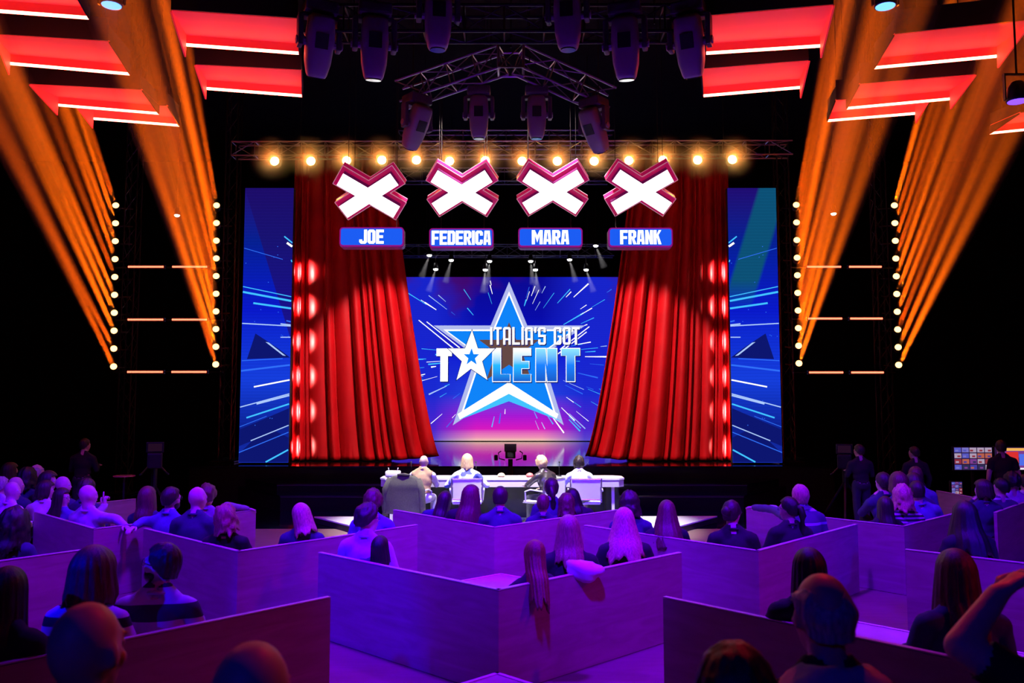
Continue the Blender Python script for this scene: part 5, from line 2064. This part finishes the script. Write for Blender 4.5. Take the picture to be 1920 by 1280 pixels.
# nearest onlookers on the rear bench
BZ = .63
person('bald man at the lower left corner, nearest to the camera', (166, 1127, 2.3), 'bald', top='black', skin='m', seat=BZ, pose='bench', hy=-12)
person('bald crown at the bottom edge beside the near left box', (474, 1200, 1.85), 'bald', top='black', skin='m', seat=BZ, pose='bench')
h = person('balding grey-haired man with a pale hood, nearest on the right', (1540, 1073, 2.7), 'balding', 'grey', 'black', skin='m', seat=BZ, pose='bench', hvol=.012, hy=8)
person('dark-haired head cut by the bottom edge left of the hooded man', (1377, 1204, 2.1), 'short', 'dark', 'black', skin='m', seat=BZ, pose='bench', hvol=.022)
person('onlooker at the right edge raising a bare forearm with a fist', (2020, 1005, 2.75), 'short', 'dark', 'black', skin='l', seat=BZ, pose='bench', sleeves=False,
       arms=((X(1800, 1212, 2.75), X(1872, 1112, 2.8), (.75, .1, .45)), 'lap'))
# hood lying on the balding man's shoulders
hd = MB()
n, m_ = 20, 8
for j in range(m_ + 1):
    v = j / m_
    for i in range(n + 1):
        u = -1 + 2 * i / n
        a = math.pi * (1.5 + .62 * u)
        r_ = .075 + .095 * v
        x, y = r_ * 1.15 * math.cos(a), r_ * math.sin(a) + .0
        z = .615 + .03 * (1 - v) ** 2 - .07 * v * v - .02 * u * u + .012 * mnoise.noise((x * 20, y * 20, v * 3))
        hd.v.append((x, y - .015, z))
hd.f = [(j * (n + 1) + i, j * (n + 1) + i + 1, (j + 1) * (n + 1) + i + 1, (j + 1) * (n + 1) + i) for j in range(m_) for i in range(n)]
ho = hd.build('hood', CL['hood'], h, True)
so = ho.modifiers.new('thick', 'SOLIDIFY')
so.thickness = .012

# ------------------------------------------------------------------ crew and equipment in the dark wings
person('camera operator in black in the dark left wing', (160, 821, 14.5), 'short', 'dark', 'black', pose='stand', arms=('hold', 'hold'), hy=-30, group='studio crew')
person('camera operator in black beside the right studio camera', (1610, 832, 14.0), 'short', 'dark', 'black', pose='stand', arms=('hold', 'hold'), hy=30, group='studio crew')
person('crew member in black standing between the camera and the monitors', (1713, 836, 14.0), 'short', 'dark', 'black', pose='stand', arms=('hold', 'stand'), hy=40, group='studio crew', skin='l')
person('crew member in a black T-shirt standing before the monitors', (1876, 824, 13.6), 'short', 'dark', 'black', pose='stand', arms=('stand', 'stand'), yaw=-10, sleeves=False, group='studio crew')


def studio_camera(label, px, py, Y, rz):
    p = W(px, py, Y)
    t = thing('studio_camera', label, 'camera', (p.x, Y, 0), (0, 0, rz))
    h_ = p.z
    MB().rbox((0, 0, h_), (.24, .52, .26), .03).build('body', M_BLACKMETAL, t)
    MB().tube((0, .26, h_), (0, .56, h_), .085, .10, 14).build('lens', LENSDARK, t)
    MB().rbox((0, -.12, h_ + .22), (.28, .05, .18), .01).build('viewfinder', M_BLACKMETAL, t)
    MB().box((0, -.147, h_ + .22), (.22, .004, .13)).build('display', glow('viewfinder_glow', (.25, .06, .25), .06), t)
    MB().tube((0, 0, .62), (0, 0, h_ - .13), .05, n=10).build('column', M_BLACKMETAL, t)
    for k in range(3):
        a = 2 * math.pi * k / 3 + .5
        MB().tube((0, 0, .75), (math.cos(a) * .5, math.sin(a) * .5, .02), .022, n=6).build('tripod_leg', M_BLACKMETAL, t)
    for a in (-1, 1):
        MB().path([(a * .1, -.2, h_ - .1), (a * .2, -.5, h_ - .2), (a * .22, -.62, h_ - .2)], .014).build('pan_handle', M_BLACKMETAL, t)


studio_camera('studio camera on a tripod in the dark left wing', 290, 862, 14.6, .4)
studio_camera('studio camera on a tripod in the dark right wing', 1584, 864, 15.4, -.4)
p = W(233, 891, 14.2)
t = thing('round_side_table', 'small round table catching red light in the left wing', 'table', (p.x, 14.2, 0))
MB().lathe([(.17, p.z - .02), (.175, p.z - .01), (.17, p.z)], 20).build('top', mat('table_red', (.5, .12, .10), .25), t)  # red light falling on the table is put into its base colour
MB().tube((0, 0, .02), (0, 0, p.z - .02), .02, n=8).build('stem', M_BLACKMETAL, t)
MB().lathe([(.16, 0.0), (.15, .02)], 16).build('foot', M_BLACKMETAL, t)


def monitor(label, x0, y0, x1, y1, Y, cols, rows, seed):
    a, b = W(x0, y1, Y), W(x1, y0, Y)
    c = Vector(((a.x + b.x) / 2, Y, 0))
    t = thing('control_monitor', label, 'monitor', c)
    w, h_ = b.x - a.x, b.z - a.z
    zc = (a.z + b.z) / 2
    MB().rbox((0, .04, zc), (w + .03, .06, h_ + .03), .01).build('case', M_BLACK, t)
    MB().box((0, .006, zc), (w, .006, h_)).build('screen', glow('monitor_base', (.035, .012, .075), .6), t)
    rnd = random.Random(seed)
    pal = [(.30, .03, .05), (.06, .05, .35), (.22, .05, .30), (.10, .10, .55), (.45, .35, .50), (.5, .12, .08), (.03, .03, .10), (.20, .18, .6)]
    for j in range(rows):
        for i in range(cols):
            ci = rnd.randrange(len(pal))
            cw, chh = w / cols, h_ / rows
            z_ = zc - h_ / 2 + chh * (j + .5)
            x_ = -w / 2 + cw * (i + .5)
            MB().box((x_, .0015, z_), (cw * .88, .003, chh * .82)).build('picture_tile', glow('tile_%d' % ci, pal[ci], .9), t)
            MB().box((x_ + rnd.uniform(-.2, .2) * cw, -.001, z_ - chh * .1), (cw * .4, .003, chh * .3)).build('picture_tile', glow('tile_%d' % ((ci + 4) % 8), pal[(ci + 4) % 8], .9), t)
    if a.z > .3:
        MB().tube((0, .05, .02), (0, .05, a.z), .03, n=8).build('stand', M_BLACKMETAL, t)
        MB().box((0, .05, .015), (.4, .3, .025)).build('foot', M_BLACKMETAL, t)
    return t, c, w, h_, zc


monitor('control monitor with a mosaic of small pictures', 1790, 838, 1860, 881, 15.9, 5, 4, 4)
monitor('small control monitor with a bright mosaic, low among the dark seats', 1785, 903, 1804, 926, 15.3, 3, 4, 9)
t, c, w, h_, zc = monitor('control monitor showing the red curtains, at the right edge', 1867, 838, 1935, 881, 15.9, 1, 1, 1)
for x0_, x1_, z0_, z1_, cc in ((-.45, .5, .34, .46, (.9, .45, .1)), (-.2, .12, -.4, .30, (.7, .03, .03)), (.14, .3, -.3, .2, (.08, .15, .8)), (.32, .5, -.4, .3, (.7, .03, .03)), (-.3, .4, -.48, -.40, (.9, .8, .9))):
    MB().box(((x0_ + x1_) / 2 * w, -.004, zc + (z0_ + z1_) / 2 * h_), ((x1_ - x0_) * w, .002, (z1_ - z0_) * h_)).build('picture_tile', glow('mon_%d' % int(x0_ * 100), cc, 1.0), t)
